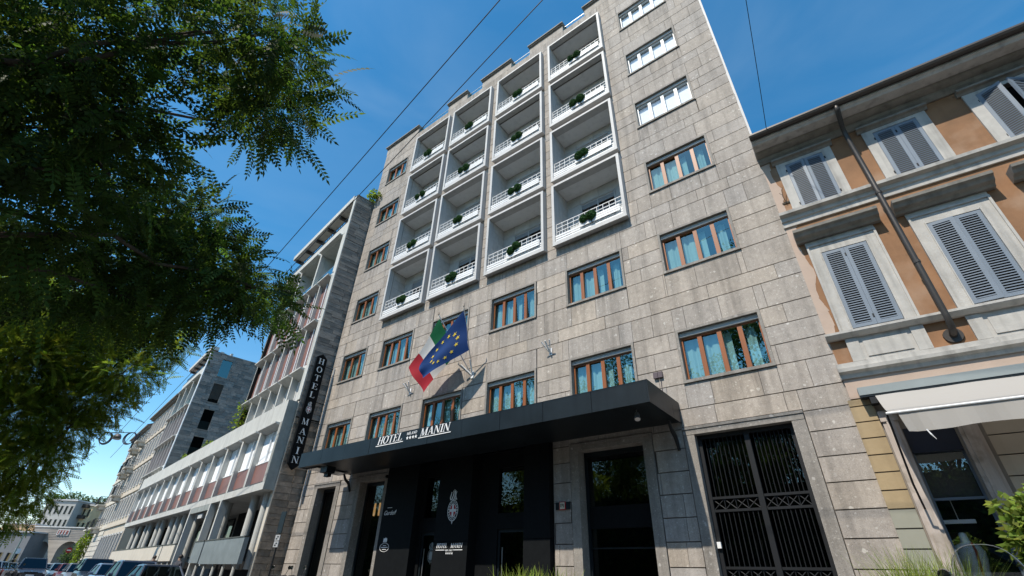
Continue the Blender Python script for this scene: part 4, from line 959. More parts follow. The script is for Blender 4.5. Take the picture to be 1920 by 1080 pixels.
def tree(name, label, base, blobs, n, size, leafm, seed, trunk_r, fork, nlimb, loose=0, T=PT, Q=PQ, group=None, flat=.7):
    rs = np.random.RandomState(seed); P = thing(name, label, 'tree', base, group=group); b0 = np.array(base)
    bl = [(b[0]-b0[0], b[1]-b0[1], b[2]-b0[2], b[3]) for b in blobs]
    MB().tube([(0,0,-.2),(.03,.02,fork*.4),(-.05,.04,fork*.75),(0,0,fork)], [trunk_r*1.3, trunk_r, trunk_r*.9, trunk_r*.8], 12).build('trunk', BARK, P, smooth=True)
    for i in range(nlimb):
        q = bl[i*len(bl)//nlimb]; limb(P, 'branch', (0,0,fork-.1), q[:3], trunk_r*.28, .012, rs)
        for j in range(2):
            q2 = bl[rs.randint(len(bl))]; e = [q[k]*.4+q2[k]*.6 for k in range(3)]
            if math.dist(q[:3], q2[:3]) < 2.2: limb(P, 'branch', q[:3], e, .018, .006, rs)
    if loose:
        # the fronds nearest the lens are parts of their own
        pos, X, Y, Z, sz, t = leaves_in(bl, loose, rs, size, flat=flat, shell=.85)
        var = []
        for k in range(4):
            me = np_leaf_mesh('compound_leaf', T, Q, np.zeros((1,3)), np.array([[1,0,0.]]), np.array([[0,1,0.]]), np.array([[0,0,1.]]), np.ones(1), np.array([[.7+.2*k]*3]), leafm); var.append(me)
        for i in range(loose):
            o = link('compound_leaf', var[i % 4], P); mt = Matrix(((X[i][0],Y[i][0],Z[i][0]),(X[i][1],Y[i][1],Z[i][1]),(X[i][2],Y[i][2],Z[i][2])))
            o.rotation_euler = mt.to_euler(); o.location = pos[i]; o.scale = (sz[i],)*3
    pos, X, Y, Z, sz, t = leaves_in(bl, n, rs, size, flat=flat)
    stuff(link('crown', np_leaf_mesh('crown', T, Q, pos, X, Y, Z, sz, t, leafm), P))
    return P
T1 = [(-3.62,-11.01,5.86,.41),(-3.72,-10.67,5.73,.39),(-4.06,-10.88,5.48,.42),(-4.07,-10.48,5.39,.35),(-4.33,-10.7,5.18,.28),(-3.95,-11.42,5.61,.41),(-4.12,-11.77,5.46,.46),(-4.45,-12.03,5.09,.54),(-4.67,-12.29,4.78,.42),(-4.72,-11.66,4.8,.43),(-5.01,-11.9,4.38,.58),(-5.08,-11.43,4.29,.40),(-5.37,-11.7,3.77,.51),(-4.87,-11.26,4.6,.24),
      (-5.96,-10.83,4.71,.46),(-5.86,-10.41,4.78,.44),(-5.97,-9.97,4.42,.48),(-5.91,-9.54,4.3,.44),(-5.91,-9.25,4.11,.31),(-6.16,-10.25,4.18,.51),(-6.24,-10.81,4.2,.56),(-6.47,-11.22,3.76,.64),(-6.2,-9.8,3.86,.31),(-6.37,-10.31,3.75,.43),(-6.53,-10.69,3.7,.36)]
def deeper(bl, k, sc):      # further clumps of the same crown, higher and behind, added to block the sun
    return [(CAM.x+(b[0]-CAM.x)*k, CAM.y+(b[1]-CAM.y)*k-.1, CAM.z+(b[2]-CAM.z)*k, b[3]*sc) for b in bl]
T1all = T1+deeper(T1, 1.3, 1.1)+deeper(T1[9:], 1.6, 1.1)+[(-5.2,-12.9,5.2,.9),(-5.9,-12.7,4.3,.8),(-6.5,-13.2,5.6,1.2),(-4.6,-13.2,6.3,1.0)]
tree('street_tree', 'dark overhanging tree with feathery leaves, nearest, filling the upper left', (-5.6,-13.6,0), T1all, 6200, .40, LEAF1, 5, .15, 3.0, 12, loose=300)
T2s = [(-14.29,-9.74,2.79,.62),(-14.36,-9.69,1.99,.5),(-14.0,-9.6,3.05,.6),(-15.08,-9.3,2.39,.45),(-14.0,-9.4,3.7,.6),(-13.93,-9.26,4.4,.75),(-13.3,-9.1,4.9,.7),(-13.5,-8.7,5.7,.6),(-13.9,-8.45,6.3,.5),(-14.8,-9.67,4.4,.9),(-14.2,-10.2,3.7,.8),(-13.98,-10.54,4.8,.9),(-14.55,-9.76,5.5,.95),(-14.66,-11.27,5.4,1.0),(-12.93,-11.44,5.6,.8),(-14.42,-10.57,6.1,1.0),(-13.53,-9.83,6.0,.8),
      (-15.6,-10.6,3.4,1.0),(-15.8,-10.4,5.0,1.1),(-15.6,-9.6,6.4,1.0),(-15.5,-11.8,6.6,1.4),(-16.2,-11.6,4.4,1.2),(-15.2,-10.1,2.4,.6)]
tree('street_tree', 'brighter green tree further along the street, below the dark one', (-15.9,-12.4,-.12), T2s, 15000, .30, LEAF2, 9, .17, 2.6, 10)
for i, (x, y, h, r) in enumerate(((-16,-31,24,6.5),(-4,-33,27,7),(7,-30,23,6.5),(-30,-33,25,7),(18,-33,25,7),(-46,-34,24,7), (-23,-29,22,6), (-37,-30,23,6.5), (-58,-33,24,7), (-10,-36,25,6), (29,-30,24,7), (41,-33,25,7), (54,-31,24,7))):
    rs = np.random.RandomState(40+i); bl = []
    for k in range(26):
        z = h*(.3+.66*rs.rand()); rr = r*math.sin(min(1, (h*1.02-z)/(h*.55))*1.5)*rs.rand()**.5; a = rs.rand()*6.28; bl.append((x+rr*math.cos(a), y+rr*math.sin(a), z, 1.6+1.0*rs.rand()))
    tree('park_tree', 'tall park tree opposite the hotel, seen reflected in its windows', (x,y,0), bl, 13000, .27, LEAF3, 60+i, .4, h*.3, 8, T=LT, Q=LQ, group='park trees opposite the hotel')
rs = np.random.RandomState(77); n = 26000
hx = rs.uniform(-95, 75, n); hz = rs.uniform(0, 7.6, n)+.5*np.sin(hx*.7); hy = -26+rs.uniform(-.3, .5, n)
HG = thing('added_hedge', 'long tall unseen hedge added opposite, blocks low sky in the shop glass reflections', 'hedge', (0,0,0))  # unseen hedge, added and raised to keep low sky out of the reflecting glass
B(-96, 76, -28, -26.2, 0, 7.3).build('hedge_core', M('hedge_core', (.02,.03,.012)), HG)
Yv = norm(rs.normal(size=(n,3))+np.array([0,.6,0])); Zv = norm(rs.normal(size=(n,3))); Xv = norm(np.cross(Yv, Zv)); Zv = np.cross(Xv, Yv)
stuff(link('foliage', np_leaf_mesh('foliage', LT, LQ, np.stack([hx,hy,hz],1), Xv, Yv, Zv, np.full(n,.42), np.clip(rs.normal(1,.3,(n,1)),.4,1.8)*np.ones((1,3)), LEAF3), HG))
def shrub(name, label, cat, loc, blobs, n, size, m, seed, group=None, T=LT, Q=LQ, up=.6):
    rs = np.random.RandomState(seed); P = thing(name, label, cat, loc, group=group); pos, X, Y, Z, sz, t = leaves_in(blobs, n, rs, size, flat=.9, up=up)
    stuff(link('foliage', np_leaf_mesh('foliage', T, Q, pos, X, Y, Z, sz, t, m), P))
    for b in blobs[:6]: MB().tube([(0,0,-.05),(b[0]*.5+.02,b[1]*.5,b[2]*.5),(b[0],b[1],b[2])], [.03,.02,.008], 6).build('stem', BARK, P, smooth=True)
    return P
p = Lw(122, 4.8); shrub('bushy_tree', 'round dark green tree in front of the right arch of the gateway', 'tree', (p[0],p[1],-.1), [(0,0,2.6,1.5),(0,1,4.2,1.6),(.3,-1,3.2,1.4),(0,.8,5.6,1.2),(0,2,5.2,1.3)], 1500, .42, LEAF3, 3)
for k, (u, v, z, r, lab) in enumerate(((136,-1.5,14.9,1.1,'grey roof garden hedge left, above the grey house'), (136,1.2,15.3,1.2,'roof garden shrubs above the yellow house, highest of the skyline'), (136,4.2,14.8,1.1,'roof garden hedge at the left end of the pale house roof'), (136,7.5,15.0,.9,'roof garden hedge on the middle of the pale house roof'))):
    p = Lw(u, v); shrub('roof_shrub', lab, 'shrub', (p[0],p[1],z-1), [(0,-1.2,.7,r*.9),(0,0,.9,r),(0,1.2,.7,r*.9)], 500, .4, LEAF3, 80+k, 'roof garden shrubs at the end of the street')
p = Lw(60.0, .2); shrub('climbing_vine', 'bright green climber hanging on the corner house wall', 'plant', (p[0],p[1],1.5), [(0,0,1.2,.6),(0,0,2.2,.7),(.2,0,.3,.5),(0,.1,3.0,.5)], 700, .25, LEAF2, 90)
for k, (u, v, z, n, lab) in enumerate(((.9,1.6,21.3,260,'roof plant beside the top corner of the white-finned block'), (-.35,1.3,21.1,260,'roof shrub between the white-finned block and the hotel wall'), (4.5,1.0,19.3,200,'trailing terrace plant under the roof slab of the white-finned block'), (9.0,.35,7.9,260,'leafy shrub at the left foot of the nearer finned tower on the podium roof'), (14.5,.4,7.85,160,'small bush on the podium roof below the grey end wall'), (20.5,.4,7.85,140,'low plant on the far half of the podium roof'))):
    p = Lw(u, v); shrub('terrace_plant', lab, 'plant', (p[0],p[1],z), [(0,0,.25,.3),(.25,0,.2,.25),(-.25,.1,.3,.28)] if k != 3 else [(0,0,.4,.4),(0,0,1.0,.45),(.1,0,1.6,.35)], n, .16, LEAF2, 100+k, 'plants on the terraces of the modern block')

# ------------------------------------------------------------------ ochre house on the right
AR = R(3.3)
O = tag(link('ochre_house', None, None, (-.12, 0, 0), AR), 'ochre plastered house with blue-grey louvred shutters right of the hotel', 'building')
WT = [.965, 2.965, 4.965, 6.965]
hs = []
for t in WT: hs += [(t-.45,t+.45,5.92,7.98), (t-.44,t+.44,9.36,11.0)]
hs += [(.62, 1.36, 0, 3.75), (1.75, 3.1, 0, 3.75), (3.5, 5.6, 0, 3.75)]
m = MB(); grid_wall(m, 0, 9, 4.43, 11.75, hs, .0); m.build('wall', ORANGE, O)
m = MB(); grid_wall(m, 0, 9, 0, 4.425, hs, .0); m.build('shop_wall', M('dull_shop_render', (.24,.21,.18), .85, .15), O)
MB().box(0, 9, .6, 9, 0, 11.75, skip='f').build('body', JOINT, O)
# bleached strip beside the hotel
m = MB(); rr = random.Random(4)
for k in range(30):
    za, zb_ = 5.9+k*.19, 5.9+(k+1)*.19; wa = .17+.05*math.sin(k*.9)+.05*rr.random(); wb = .17+.05*math.sin((k+1)*.9)+.04*rr.random()
    if za > 11.5: break
    m.quad((.0,-.006,za),(wa,-.006,za),(wb,-.006,min(zb_,11.6)),(.0,-.006,min(zb_,11.6)))
m.build('bleached_plaster', PLASTER, O)
def mould(name, prof, x0, x1, mat, P=None, capl=True):
    """profile [(y,z)] extruded along x"""
    m = MB(); m.prism([(x0, y, z) for y, z in prof], (x1-x0, 0, 0)); return m.build(name, mat, P or O)
mould('string_course', [(.05,8.98),(-.05,8.98),(-.06,9.12),(-.10,9.14),(-.11,9.24),(-.22,9.28),(-.23,9.36),(.05,9.37)], -.03, 9, TRIM)
mould('sill_course', [(.05,5.72),(-.10,5.72),(-.17,5.78),(-.19,5.80),(-.19,5.85),(.05,5.87)], -.03, 9, TRIM)
mould('cornice_moulding', [(.05,4.84),(-.10,4.84),(-.12,4.92),(-.20,4.96),(-.21,5.03),(-.10,5.05),(-.10,5.17),(.05,5.18)], -.03, 9, TRIM)
mould('shop_fascia', [(.05,4.42),(-.06,4.42),(-.06,4.835),(.05,4.835)], .0, 9, PLASTER)
mould('bed_moulding', [(.05,11.3),(-.05,11.3),(-.12,11.38),(-.14,11.46),(-.30,11.50),(-.34,11.56),(.05,11.56)], -.04, 9, TRIMD)
mould('eaves_soffit', [(.05,11.565),(-.62,11.565),(-.66,11.62),(-.70,11.64),(-.70,11.70),(.05,11.74)], -.06, 9, TRIM)
MB().tube([(-.07,-.76,11.78),(9,-.76,11.78)], .10, 10).build('gutter', PIPE, O)
mould('roof', [(.0,11.75),(-.70,11.72),(-.72,11.84),(.6,12.3)], -.05, 9, PIPE)
slat_n = 0; slat_rest = MB()
def leaf_shutter(x0, x1, z0, z1, open_, y=-.03, count=True):
    """one louvred leaf; open_ swings its free edge outwards (metres)"""
    o = MB(); fw = .075; hinge_left = open_ >= 0
    wd = x1-x0; ang = math.asin(min(.9, abs(open_)/wd)); 
    o.box(0, fw, -.02, .02, 0, z1-z0).box(wd-fw, wd, -.02, .02, 0, z1-z0).box(fw, wd-fw, -.02, .02, 0, fw).box(fw, wd-fw, -.02, .02, z1-z0-fw, z1-z0)
    p = o.build('shutter', SHUT, O, (x0, y, z0))
    if open_ > 0: p.rotation_euler = (0, 0, -ang)
    if open_ < 0: p.location = (x1-wd*math.cos(ang), y-wd*math.sin(ang), z0); p.rotation_euler = (0, 0, ang)
    H_ = z1-z0-2*fw; n = int(H_/.056)
    for k in range(n):
        z = fw+H_*(k+.5)/n
        key = round(wd, 3)
        if key not in SLM: SLM[key] = None
        if SLM[key] is None:
            s0 = MB(); s0.prism([(fw,-.026,-.022),(fw,.016,.010),(fw,.016,.024),(fw,-.026,-.002)], (wd-2*fw,0,0)); SLM[key] = s0.mesh('slat', SHUT)
        if count: link('slat', SLM[key], p, (0, 0, z))
    if not count:
        s = MB()
        for k in range(n):
            z = fw+H_*(k+.5)/n; s.prism([(fw,-.026,z-.022),(fw,.016,z+.010),(fw,.016,z+.024),(fw,-.026,z-.002)], (wd-2*fw,0,0))
        stuff(s.build('slats', SHUT, p))
    MB().quad((fw,.03,fw),(wd-fw,.03,fw),(wd-fw,.03,z1-z0-fw),(fw,.03,z1-z0-fw)).build('backing', JOINT, p)
    for z in (.2, z1-z0-.2): B(-.03 if hinge_left else wd, 0 if hinge_left else wd+.03, -.03, .02, z-.04, z+.04).build('hinge', IRON, p)
SLM = {}
for i, t in enumerate(WT[:3]):
    cnt = i < 2
    # lower, pedimented window
    o = MB().box(t-.66, t-.45, -.05, .12, 5.875, 8.2).box(t+.45, t+.66, -.05, .12, 5.875, 8.2).box(t-.45, t+.45, -.05, .12, 7.98, 8.2).build('window_surround', TRIM, O)
    MB().box(t-.70, t-.655, -.08, .02, 5.88, 8.245).box(t+.655, t+.70, -.08, .02, 5.88, 8.245).box(t-.655, t+.655, -.08, .02, 8.2, 8.245).box(t-.47, t-.45, -.07, -.051, 5.9, 8.0).box(t+.45, t+.47, -.07, -.051, 5.9, 8.0).build('moulded_edge', TRIM, o)
    MB().box(t-.70, t+.70, -.04, .02, 8.25, 8.36).build('frieze', TRIM, o)
    m = MB(); m.prism([(t-.86, y, z) for y, z in [(.02,8.365),(-.12,8.365),(-.16,8.42),(-.26,8.45),(-.30,8.52),(-.36,8.55),(-.37,8.62),(.02,8.66)]], (1.72,0,0)); m.build('hood', TRIMD, o)
    leaf_shutter(t-.445, t-.002, 5.93, 7.97, .0 if i != 1 else .04, -.02, cnt); leaf_shutter(t+.002, t+.445, 5.93, 7.97, -.0, -.02, cnt)
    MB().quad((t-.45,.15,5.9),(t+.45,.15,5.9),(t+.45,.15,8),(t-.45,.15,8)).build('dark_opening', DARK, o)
    # panel under it
    MB().box(t-.67, t+.67, -.03, .02, 5.185, 5.715).box(t-.67, t-.45, -.06, -.031, 5.19, 5.71).box(t+.45, t+.67, -.06, -.031, 5.19, 5.71).box(t-.38, t+.38, -.05, -.031, 5.26, 5.60).build('apron_panel', TRIM, O)
    # upper window
    o = MB().box(t-.65, t-.44, -.05, .12, 9.375, 11.1).box(t+.44, t+.65, -.05, .12, 9.375, 11.1).box(t-.44, t+.44, -.05, .12, 11.0, 11.1).build('window_surround', TRIM, O)
    m = MB(); m.prism([(t-.72, y, z) for y, z in [(.02,11.105),(-.06,11.105),(-.10,11.16),(-.17,11.18),(-.18,11.23),(.02,11.26)]], (1.44,0,0)); m.build('hood', TRIMD, o)
    op = ((.05,.03),(.0,.0),(.20,.22))[i]
    leaf_shutter(t-.435, t-.002, 9.39, 10.98, op[0], -.03, cnt); leaf_shutter(t+.002, t+.435, 9.39, 10.98, -op[1], -.03, cnt)
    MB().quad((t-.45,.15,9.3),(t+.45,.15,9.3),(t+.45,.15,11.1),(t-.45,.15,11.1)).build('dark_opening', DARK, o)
# downpipe
MB().tube([(1.98,-.76,11.72),(1.98,-.72,11.55),(1.99,-.30,11.32),(2.0,-.20,11.1),(2.0,-.27,9.5),(2.0,-.27,5.72),(2.0,-.22,5.50),(2.0,-.10,5.40),(2.0,.0,5.38)], [.055,.06,.055,.055,.055,.055,.06,.065,.06], 12).build('downpipe', PIPE, O, smooth=True)
MB().tube([(2.0,-.04,5.38),(2.0,.01,5.38)], [.15,.16], 16).build('pipe_collar', PIPE, O)
for z in (9.0, 7.0): MB().tube([(2.0,-.27,z-.03),(2.0,-.27,z+.03)], .066, 12).build('pipe_collar', PIPE, O)
# shop front: rusticated pier, timber posts, glazing
for k, z in enumerate([1.43+.315*i for i in range(10)]):
    if z > 4.3: break
    B(-.06, .33, -.05, .05, z+.012, min(z+.303, 4.4)).build('rusticated_block', YELLOW if z > 2.1 else GREENG, O)
B(-.06, .33, -.05, .05, 0, 1.42).build('plinth', GREENG, O); B(-.05, .33, -.03, .02, 1.42, 4.41).build('pier_core', JOINT, O); B(-.08, .36, -.08, -.051, 1.36, 1.43).build('plinth_cap', GREENG, O)
for a, b in ((.36,.60), (1.40,1.68), (3.2,3.45)):
    MB().box(a, b, -.07, .15, 0, 4.1).box(a+.06, b-.06, -.095, -.071, .3, 3.9).box(a-.02, b+.02, -.10, .1, 3.9, 4.1).build('timber_post', M('weathered_timber', (.44,.38,.34), .8, .25, 2.5, stretch=(5,5,.5), tint=((.28,.24,.2), 3, .5, .65)), O)
B(.6, 1.40, .02, .2, 3.3, 3.9).build('transom_panel', M('navy_panel', (.012,.02,.04), .4), O)
o = MB().box(.61, .66, .1, .16, 0, 3.3).box(1.34, 1.39, .1, .16, 0, 3.3).box(.66, 1.34, .1, .16, 2.50, 2.54).build('shop_window', M('slate_blue_frame', (.12,.15,.19), .5), O)
for z0, z1 in ((0,2.5),(2.54,3.3)): MB().quad((.66,.13,z0),(1.34,.13,z0),(1.34,.13,z1),(.66,.13,z1)).build('pane', GLASSW, o)
MB().quad((.66,.20,2.55),(1.34,.20,2.55),(1.34,.20,3.3),(.66,.20,3.3)).build('blind', M('brown_shop_blind', (.075,.062,.052)), o)
MB().box(.5, 3.1, .6, 3.2, 0, 3.9, skip='f').build('shop_interior', DARK, O)
B(.75, 1.25, 2.6, 2.7, .2, 2.2).build('shop_cabinet', M('shop_brown', (.12,.08,.06)), O); B(.45, .66, 1.2, 1.3, 2.0, 2.04).build('shelf', TIMBER, O); B(.45, .66, 1.2, 1.3, 1.5, 1.54).build('shelf', TIMBER, O)
for k in range(11): B(1.75, 3.15, .0, .5, .1+k*.34, .42+k*.34).build('rusticated_block', BEIGE, O)
tag(MB().box(-.10, .10, -.012, .0, .0, .05).tube([(0,-.03,.0),(-.03,-.12,.18),(.0,-.15,.34),(.04,-.12,.46)], .008, 5).tube([(-.01,-.1,.2),(-.08,-.14,.3)], .006, 4).build('dry_sprig', BARK, None, (.12,-.0,9.75)), 'dry weed growing from the ochre wall beside the hotel edge', 'weed')
# mannequin in the shop
MN = thing('dress_form', 'white tailor bust with a red tape behind the shop glass', 'mannequin', (.72, .50, .12))
rings = []
for z, rx, ry in ((1.05,.15,.11),(1.2,.14,.10),(1.35,.16,.12),(1.5,.20,.13),(1.62,.21,.12),(1.70,.17,.10),(1.74,.08,.07),(1.78,.06,.055),(1.88,.055,.05),(1.90,.03,.03)):
    rings.append([(rx*math.cos(2*math.pi*k/16), ry*math.sin(2*math.pi*k/16), z) for k in range(16)])
m = MB(); m.loft(rings); m.build('bust', WHITE, MN, smooth=True); MB().tube([(0,0,0),(0,0,1.06)], .02, 8).lathe([(.2,0),(.2,.03),(.03,.05)], (0,0,0), 14).build('stand', IRON, MN)
MB().tube([(.07,-.075,1.74),(.08,-.125,1.62),(.05,-.135,1.4),(.03,-.115,1.2)], .018, 6).build('measuring_tape', RED, MN)
tag(MB().box(-.22, .22, -.03, .03, 0, .06).tube([(0,0,.06),(0,0,.5)], .006, 5).build('hanging_light', LETW, None, (.76,.48,2.16)), 'small bright hanging light bar above the tailor bust', 'lamp')
# awning
W_ = thing('shop_awning', 'cream cloth awning with a drooping valance over the ochre house shop', 'awning', (-.12, 0, 0), AR)
MB().box(.16, 8, -.30, -.065, 4.40, 4.56).build('cassette', M('grey_cassette', (.25,.28,.28), .5), W_); B(.16, 8, -.29, -.1, 4.36, 4.398).build('cassette_slot', BLACK, W_)
m = MB(); nx, ny = 40, 8; yA, zA, yB, zB = -.25, 4.385, -1.32, 3.73
f = lambda s, t: (.40+s*7.5, yA+(yB-yA)*t, zA+(zB-zA)*t-.05*math.sin(t*math.pi)+.006*math.sin(s*40))
for i in range(nx):
    for j in range(ny): m.quad(f(i/nx,j/ny), f((i+1)/nx,j/ny), f((i+1)/nx,(j+1)/ny), f(i/nx,(j+1)/ny))
m.build('cloth', AWN, W_, smooth=True)
MB().tube([(.36,yB,zB),(8,yB,zB)], .02, 8).build('front_bar', WHITE, W_)
m = MB(); nx = 60
f = lambda s, t: (.52+s*7.3+.05*t*(1-s)**8, yB+.01+t*(.035*math.sin(s*90)*math.exp(-s*12)+.012*math.sin(s*50)), zB-.02-.31*t-.02*math.sin(s*30)*t)
for i in range(nx):
    for j in range(5): m.quad(f(i/nx,j/5), f((i+1)/nx,j/5), f((i+1)/nx,(j+1)/5), f(i/nx,(j+1)/5))
m.build('valance', AWN, W_, smooth=True)
MB().tube([(.37,yB+.02,zB-.02),(.40,-.55,2.7),(.46,-.10,2.36)], .017, 8).build('arm', IRON, W_); MB().box(.30, .42, -.28, -.10, 4.22, 4.355).build('end_bracket', IRON, W_)
MB().tube([(.80,yB,zB-.33),(.83,yB-.01,zB-.42),(.87,yB,zB-.50)], [.008,.012,.003], 6).build('loose_thread', WHITE, W_)

# ------------------------------------------------------------------ vehicles
def car(name, label, loc, rz, L=4.0, Wd=1.7, Hh=1.45, paint=(.05,.06,.08), suv=False, cat='car'):
    P = thing(name, label, cat, loc, rz, 'cars parked along the kerb' if 'parked' in name else None)
    pm = M(f'paint_{paint}', paint, .25, .03, spec=.6); h = Wd/2
    zb_, belt = (.28, .92) if not suv else (.38, 1.05)
    def ring(y, w_, z0, z1, r=.1):
        return [(-w_+r,y,z0),(w_-r,y,z0),(w_,y,z0+r),(w_*1.0,y,z1-r*1.6),(w_-r*1.2,y,z1),(-w_+r*1.2,y,z1),(-w_,y,z1-r*1.6),(-w_,y,z0+r)]
    hood = belt-.10
    body = [ring(-L/2, h*.78, zb_+.08, zb_+.38, .08), ring(-L/2+.1, h*.94, zb_, hood-.16, .1), ring(-L/2+.5, h, zb_-.03, hood-.05, .1), ring(-L/2+L*.26, h, zb_-.03, belt, .1), ring(L/2-.7, h, zb_-.03, belt+.02, .1), ring(L/2-.1, h*.95, zb_, belt-.05, .1), ring(L/2, h*.85, zb_+.08, belt-.25, .08)]
    m = MB(); m.loft(body); m.build('body', pm, P, smooth=False)
    y0, y1, y2, y3 = -L/2+L*.24, -L/2+L*.42, L/2-(.55 if not suv else .3), L/2-.18
    wt, wb = h*.74, h*.93
    def gl(pts, name='window'): MB().prism(pts, (0,0,.004)).build(name, CARGL, P)
    A0, A1 = (y0, belt-.01), (y1, Hh-.06); R0, R1 = (y2, Hh-.08), (y3, belt)
    m = MB(); m.prism([(-wb,A0[0],A0[1]),(wb,A0[0],A0[1]),(wt,A1[0],A1[1]),(-wt,A1[0],A1[1])], (0,.02,.01)); m.build('windscreen', CARGL, P)
    m = MB(); m.prism([(-wb,R1[0],R1[1]),(wb,R1[0],R1[1]),(wt,R0[0],R0[1]),(-wt,R0[0],R0[1])], (0,-.02,.01)); m.build('rear_window', CARGL, P)
    for s in (-1, 1):
        m = MB(); m.prism([(s*wb,A0[0]+.12,A0[1]+.02),(s*wb,R1[0]-.15,R1[1]+.02),(s*wt,R0[0]-.08,R0[1]-.02),(s*wt,A1[0]+.05,A1[1]-.02)], (s*.006,0,0)); m.build('side_window', CARGL, P)
        pm_ = MB()
        for a, b in ((A0,A1),(R1,R0)): pm_.tube([(s*wb,a[0],a[1]),(s*wt,b[0],b[1])], .04, 6)
        yc = (A0[0]+R1[0])/2; pm_.tube([(s*wb*1.0,yc,belt),(s*wt,yc,Hh-.07)], .035, 6); pm_.build('pillar', pm, P)
        B(s*(h-.12)-.13, s*(h-.12)+.13, -L/2+.04, -L/2+.16, hood-.27, hood-.13).build('headlight', LETW, P)
        mr = MB(); mr.loft([[(s*(h+.02+.16*t), y0+.28+.03*math.cos(a), belt+.07+.075*math.sin(a)*(1-.3*t)) for a in [k*math.pi/4 for k in range(8)]] for t in (0,.3,.7,1)]); mr.build('mirror', pm, P)
        for y in (-L/2+.75, L/2-.75):
            R_ = .31 if not suv else .37
            wl = MB().tube([(s*(h-.19),y,R_),(s*(h+.005),y,R_)], R_, 18).build('wheel', RUBBER, P); MB().tube([(s*(h-.02),y,R_),(s*(h+.015),y,R_)], R_*.62, 14).build('rim', STEEL, wl)
    m = MB(); m.loft([[(-wt,y1-.02,Hh-.08),(wt,y1-.02,Hh-.08),(wt*.9,y1,Hh-.02),(-wt*.9,y1,Hh-.02)], [(-wt,(y1+y2)/2,Hh-.07),(wt,(y1+y2)/2,Hh-.07),(wt*.92,(y1+y2)/2,Hh),(-wt*.92,(y1+y2)/2,Hh)], [(-wt,y2+.02,Hh-.09),(wt,y2+.02,Hh-.09),(wt*.9,y2,Hh-.03),(-wt*.9,y2,Hh-.03)]]); m.build('roof', pm, P)
    MB().box(-wb*.9, wb*.9, A0[0]+.3, R1[0]-.3, zb_+.1, belt-.02).box(-.55,-.15,(A0[0]+R1[0])/2-.2,(A0[0]+R1[0])/2,belt-.02,Hh-.3).box(.15,.55,(A0[0]+R1[0])/2-.2,(A0[0]+R1[0])/2,belt-.02,Hh-.3).build('interior', RUBBER, P)
    B(-.42, .42, -L/2-.012, -L/2+.06, zb_+.3, zb_+.42).build('grille', RUBBER, P); B(-.26, .26, -L/2-.022, -L/2-.012, zb_+.13, zb_+.24).build('number_plate', LETW, P); B(-h*.7, h*.7, -L/2-.004, -L/2+.1, zb_+.01, zb_+.1).build('bumper', RUBBER, P)
    MB().tube([(-.05,-L/2-.02,zb_+.46),(.05,-L/2-.02,zb_+.46)], .03, 8).build('badge', CHROME, P)
    return P
def Lcar(name, label, u, v, **k): 
    p = Lw(u, v, -.12); return car(name, label, p, R(90)-AL+k.pop('turn', 0), **k)
cs = [(2.9,-2.0,dict(L=3.7,Wd=1.62,Hh=1.40,paint=(.035,.04,.055)), 'nearest parked hatchback, dark, at the lower edge of the picture'),
      (8.2,-1.95,dict(L=4.1,Wd=1.72,Hh=1.56,paint=(.05,.065,.10)), 'tall dark blue parked car just behind the nearest hatchback'),
      (14.2,-2.0,dict(L=4.0,Wd=1.68,Hh=1.44,paint=(.12,.17,.26)), 'blue-grey parked car, third from the hotel end'),
      (21.0,-2.0,dict(L=4.5,Wd=1.84,Hh=1.72,paint=(.018,.022,.03),suv=True), 'black parked off-roader with roof above its neighbours'),
      (28.0,-2.1,dict(L=4.2,Wd=1.72,Hh=1.46,paint=(.16,.17,.19)), 'silver parked car behind the black off-roader'),
      (34.5,-2.1,dict(L=4.0,Wd=1.7,Hh=1.46,paint=(.12,.025,.025)), 'dark red parked car further down the row'),
      (41.5,-2.2,dict(L=4.0,Wd=1.7,Hh=1.48,paint=(.14,.21,.27)), 'pale blue parked car near the end of the row'),
      (48.5,-2.3,dict(L=4.1,Wd=1.7,Hh=1.46,paint=(.4,.41,.43)), 'white parked car near the end of the row'),
      (56,-2.4,dict(L=4.1,Wd=1.7,Hh=1.50,paint=(.25,.27,.29)), 'last and farthest pale parked car of the row')]
for u, v, k, lab in cs: Lcar('parked_car', lab, u, v, **k)
Lcar('off_road_car', 'black off-road car facing us on the left side of the road', 38, -4.35, L=4.6, Wd=1.9, Hh=1.78, paint=(.03,.035,.05), suv=True)
for i, (u, v, c, lab) in enumerate(((52,-6.35,(.1,.15,.19),'pale blue car at the left behind the motorcycles'), (45,-6.9,(.08,.1,.13),'dark car cut by the left edge of the picture'), (70,-5.2,(.35,.36,.38),'white car far off on the left side of the road'), (82,-4.4,(.2,.22,.25),'silver car far off in the middle of the road'), (95,-5.6,(.3,.3,.29),'pale car farthest away before the gateway'), (78,-6.4,(.25,.4,.55),'light blue car far off at the left'))):
    Lcar('distant_car', lab, u, v, L=4.1, Wd=1.72, Hh=1.5, paint=c)
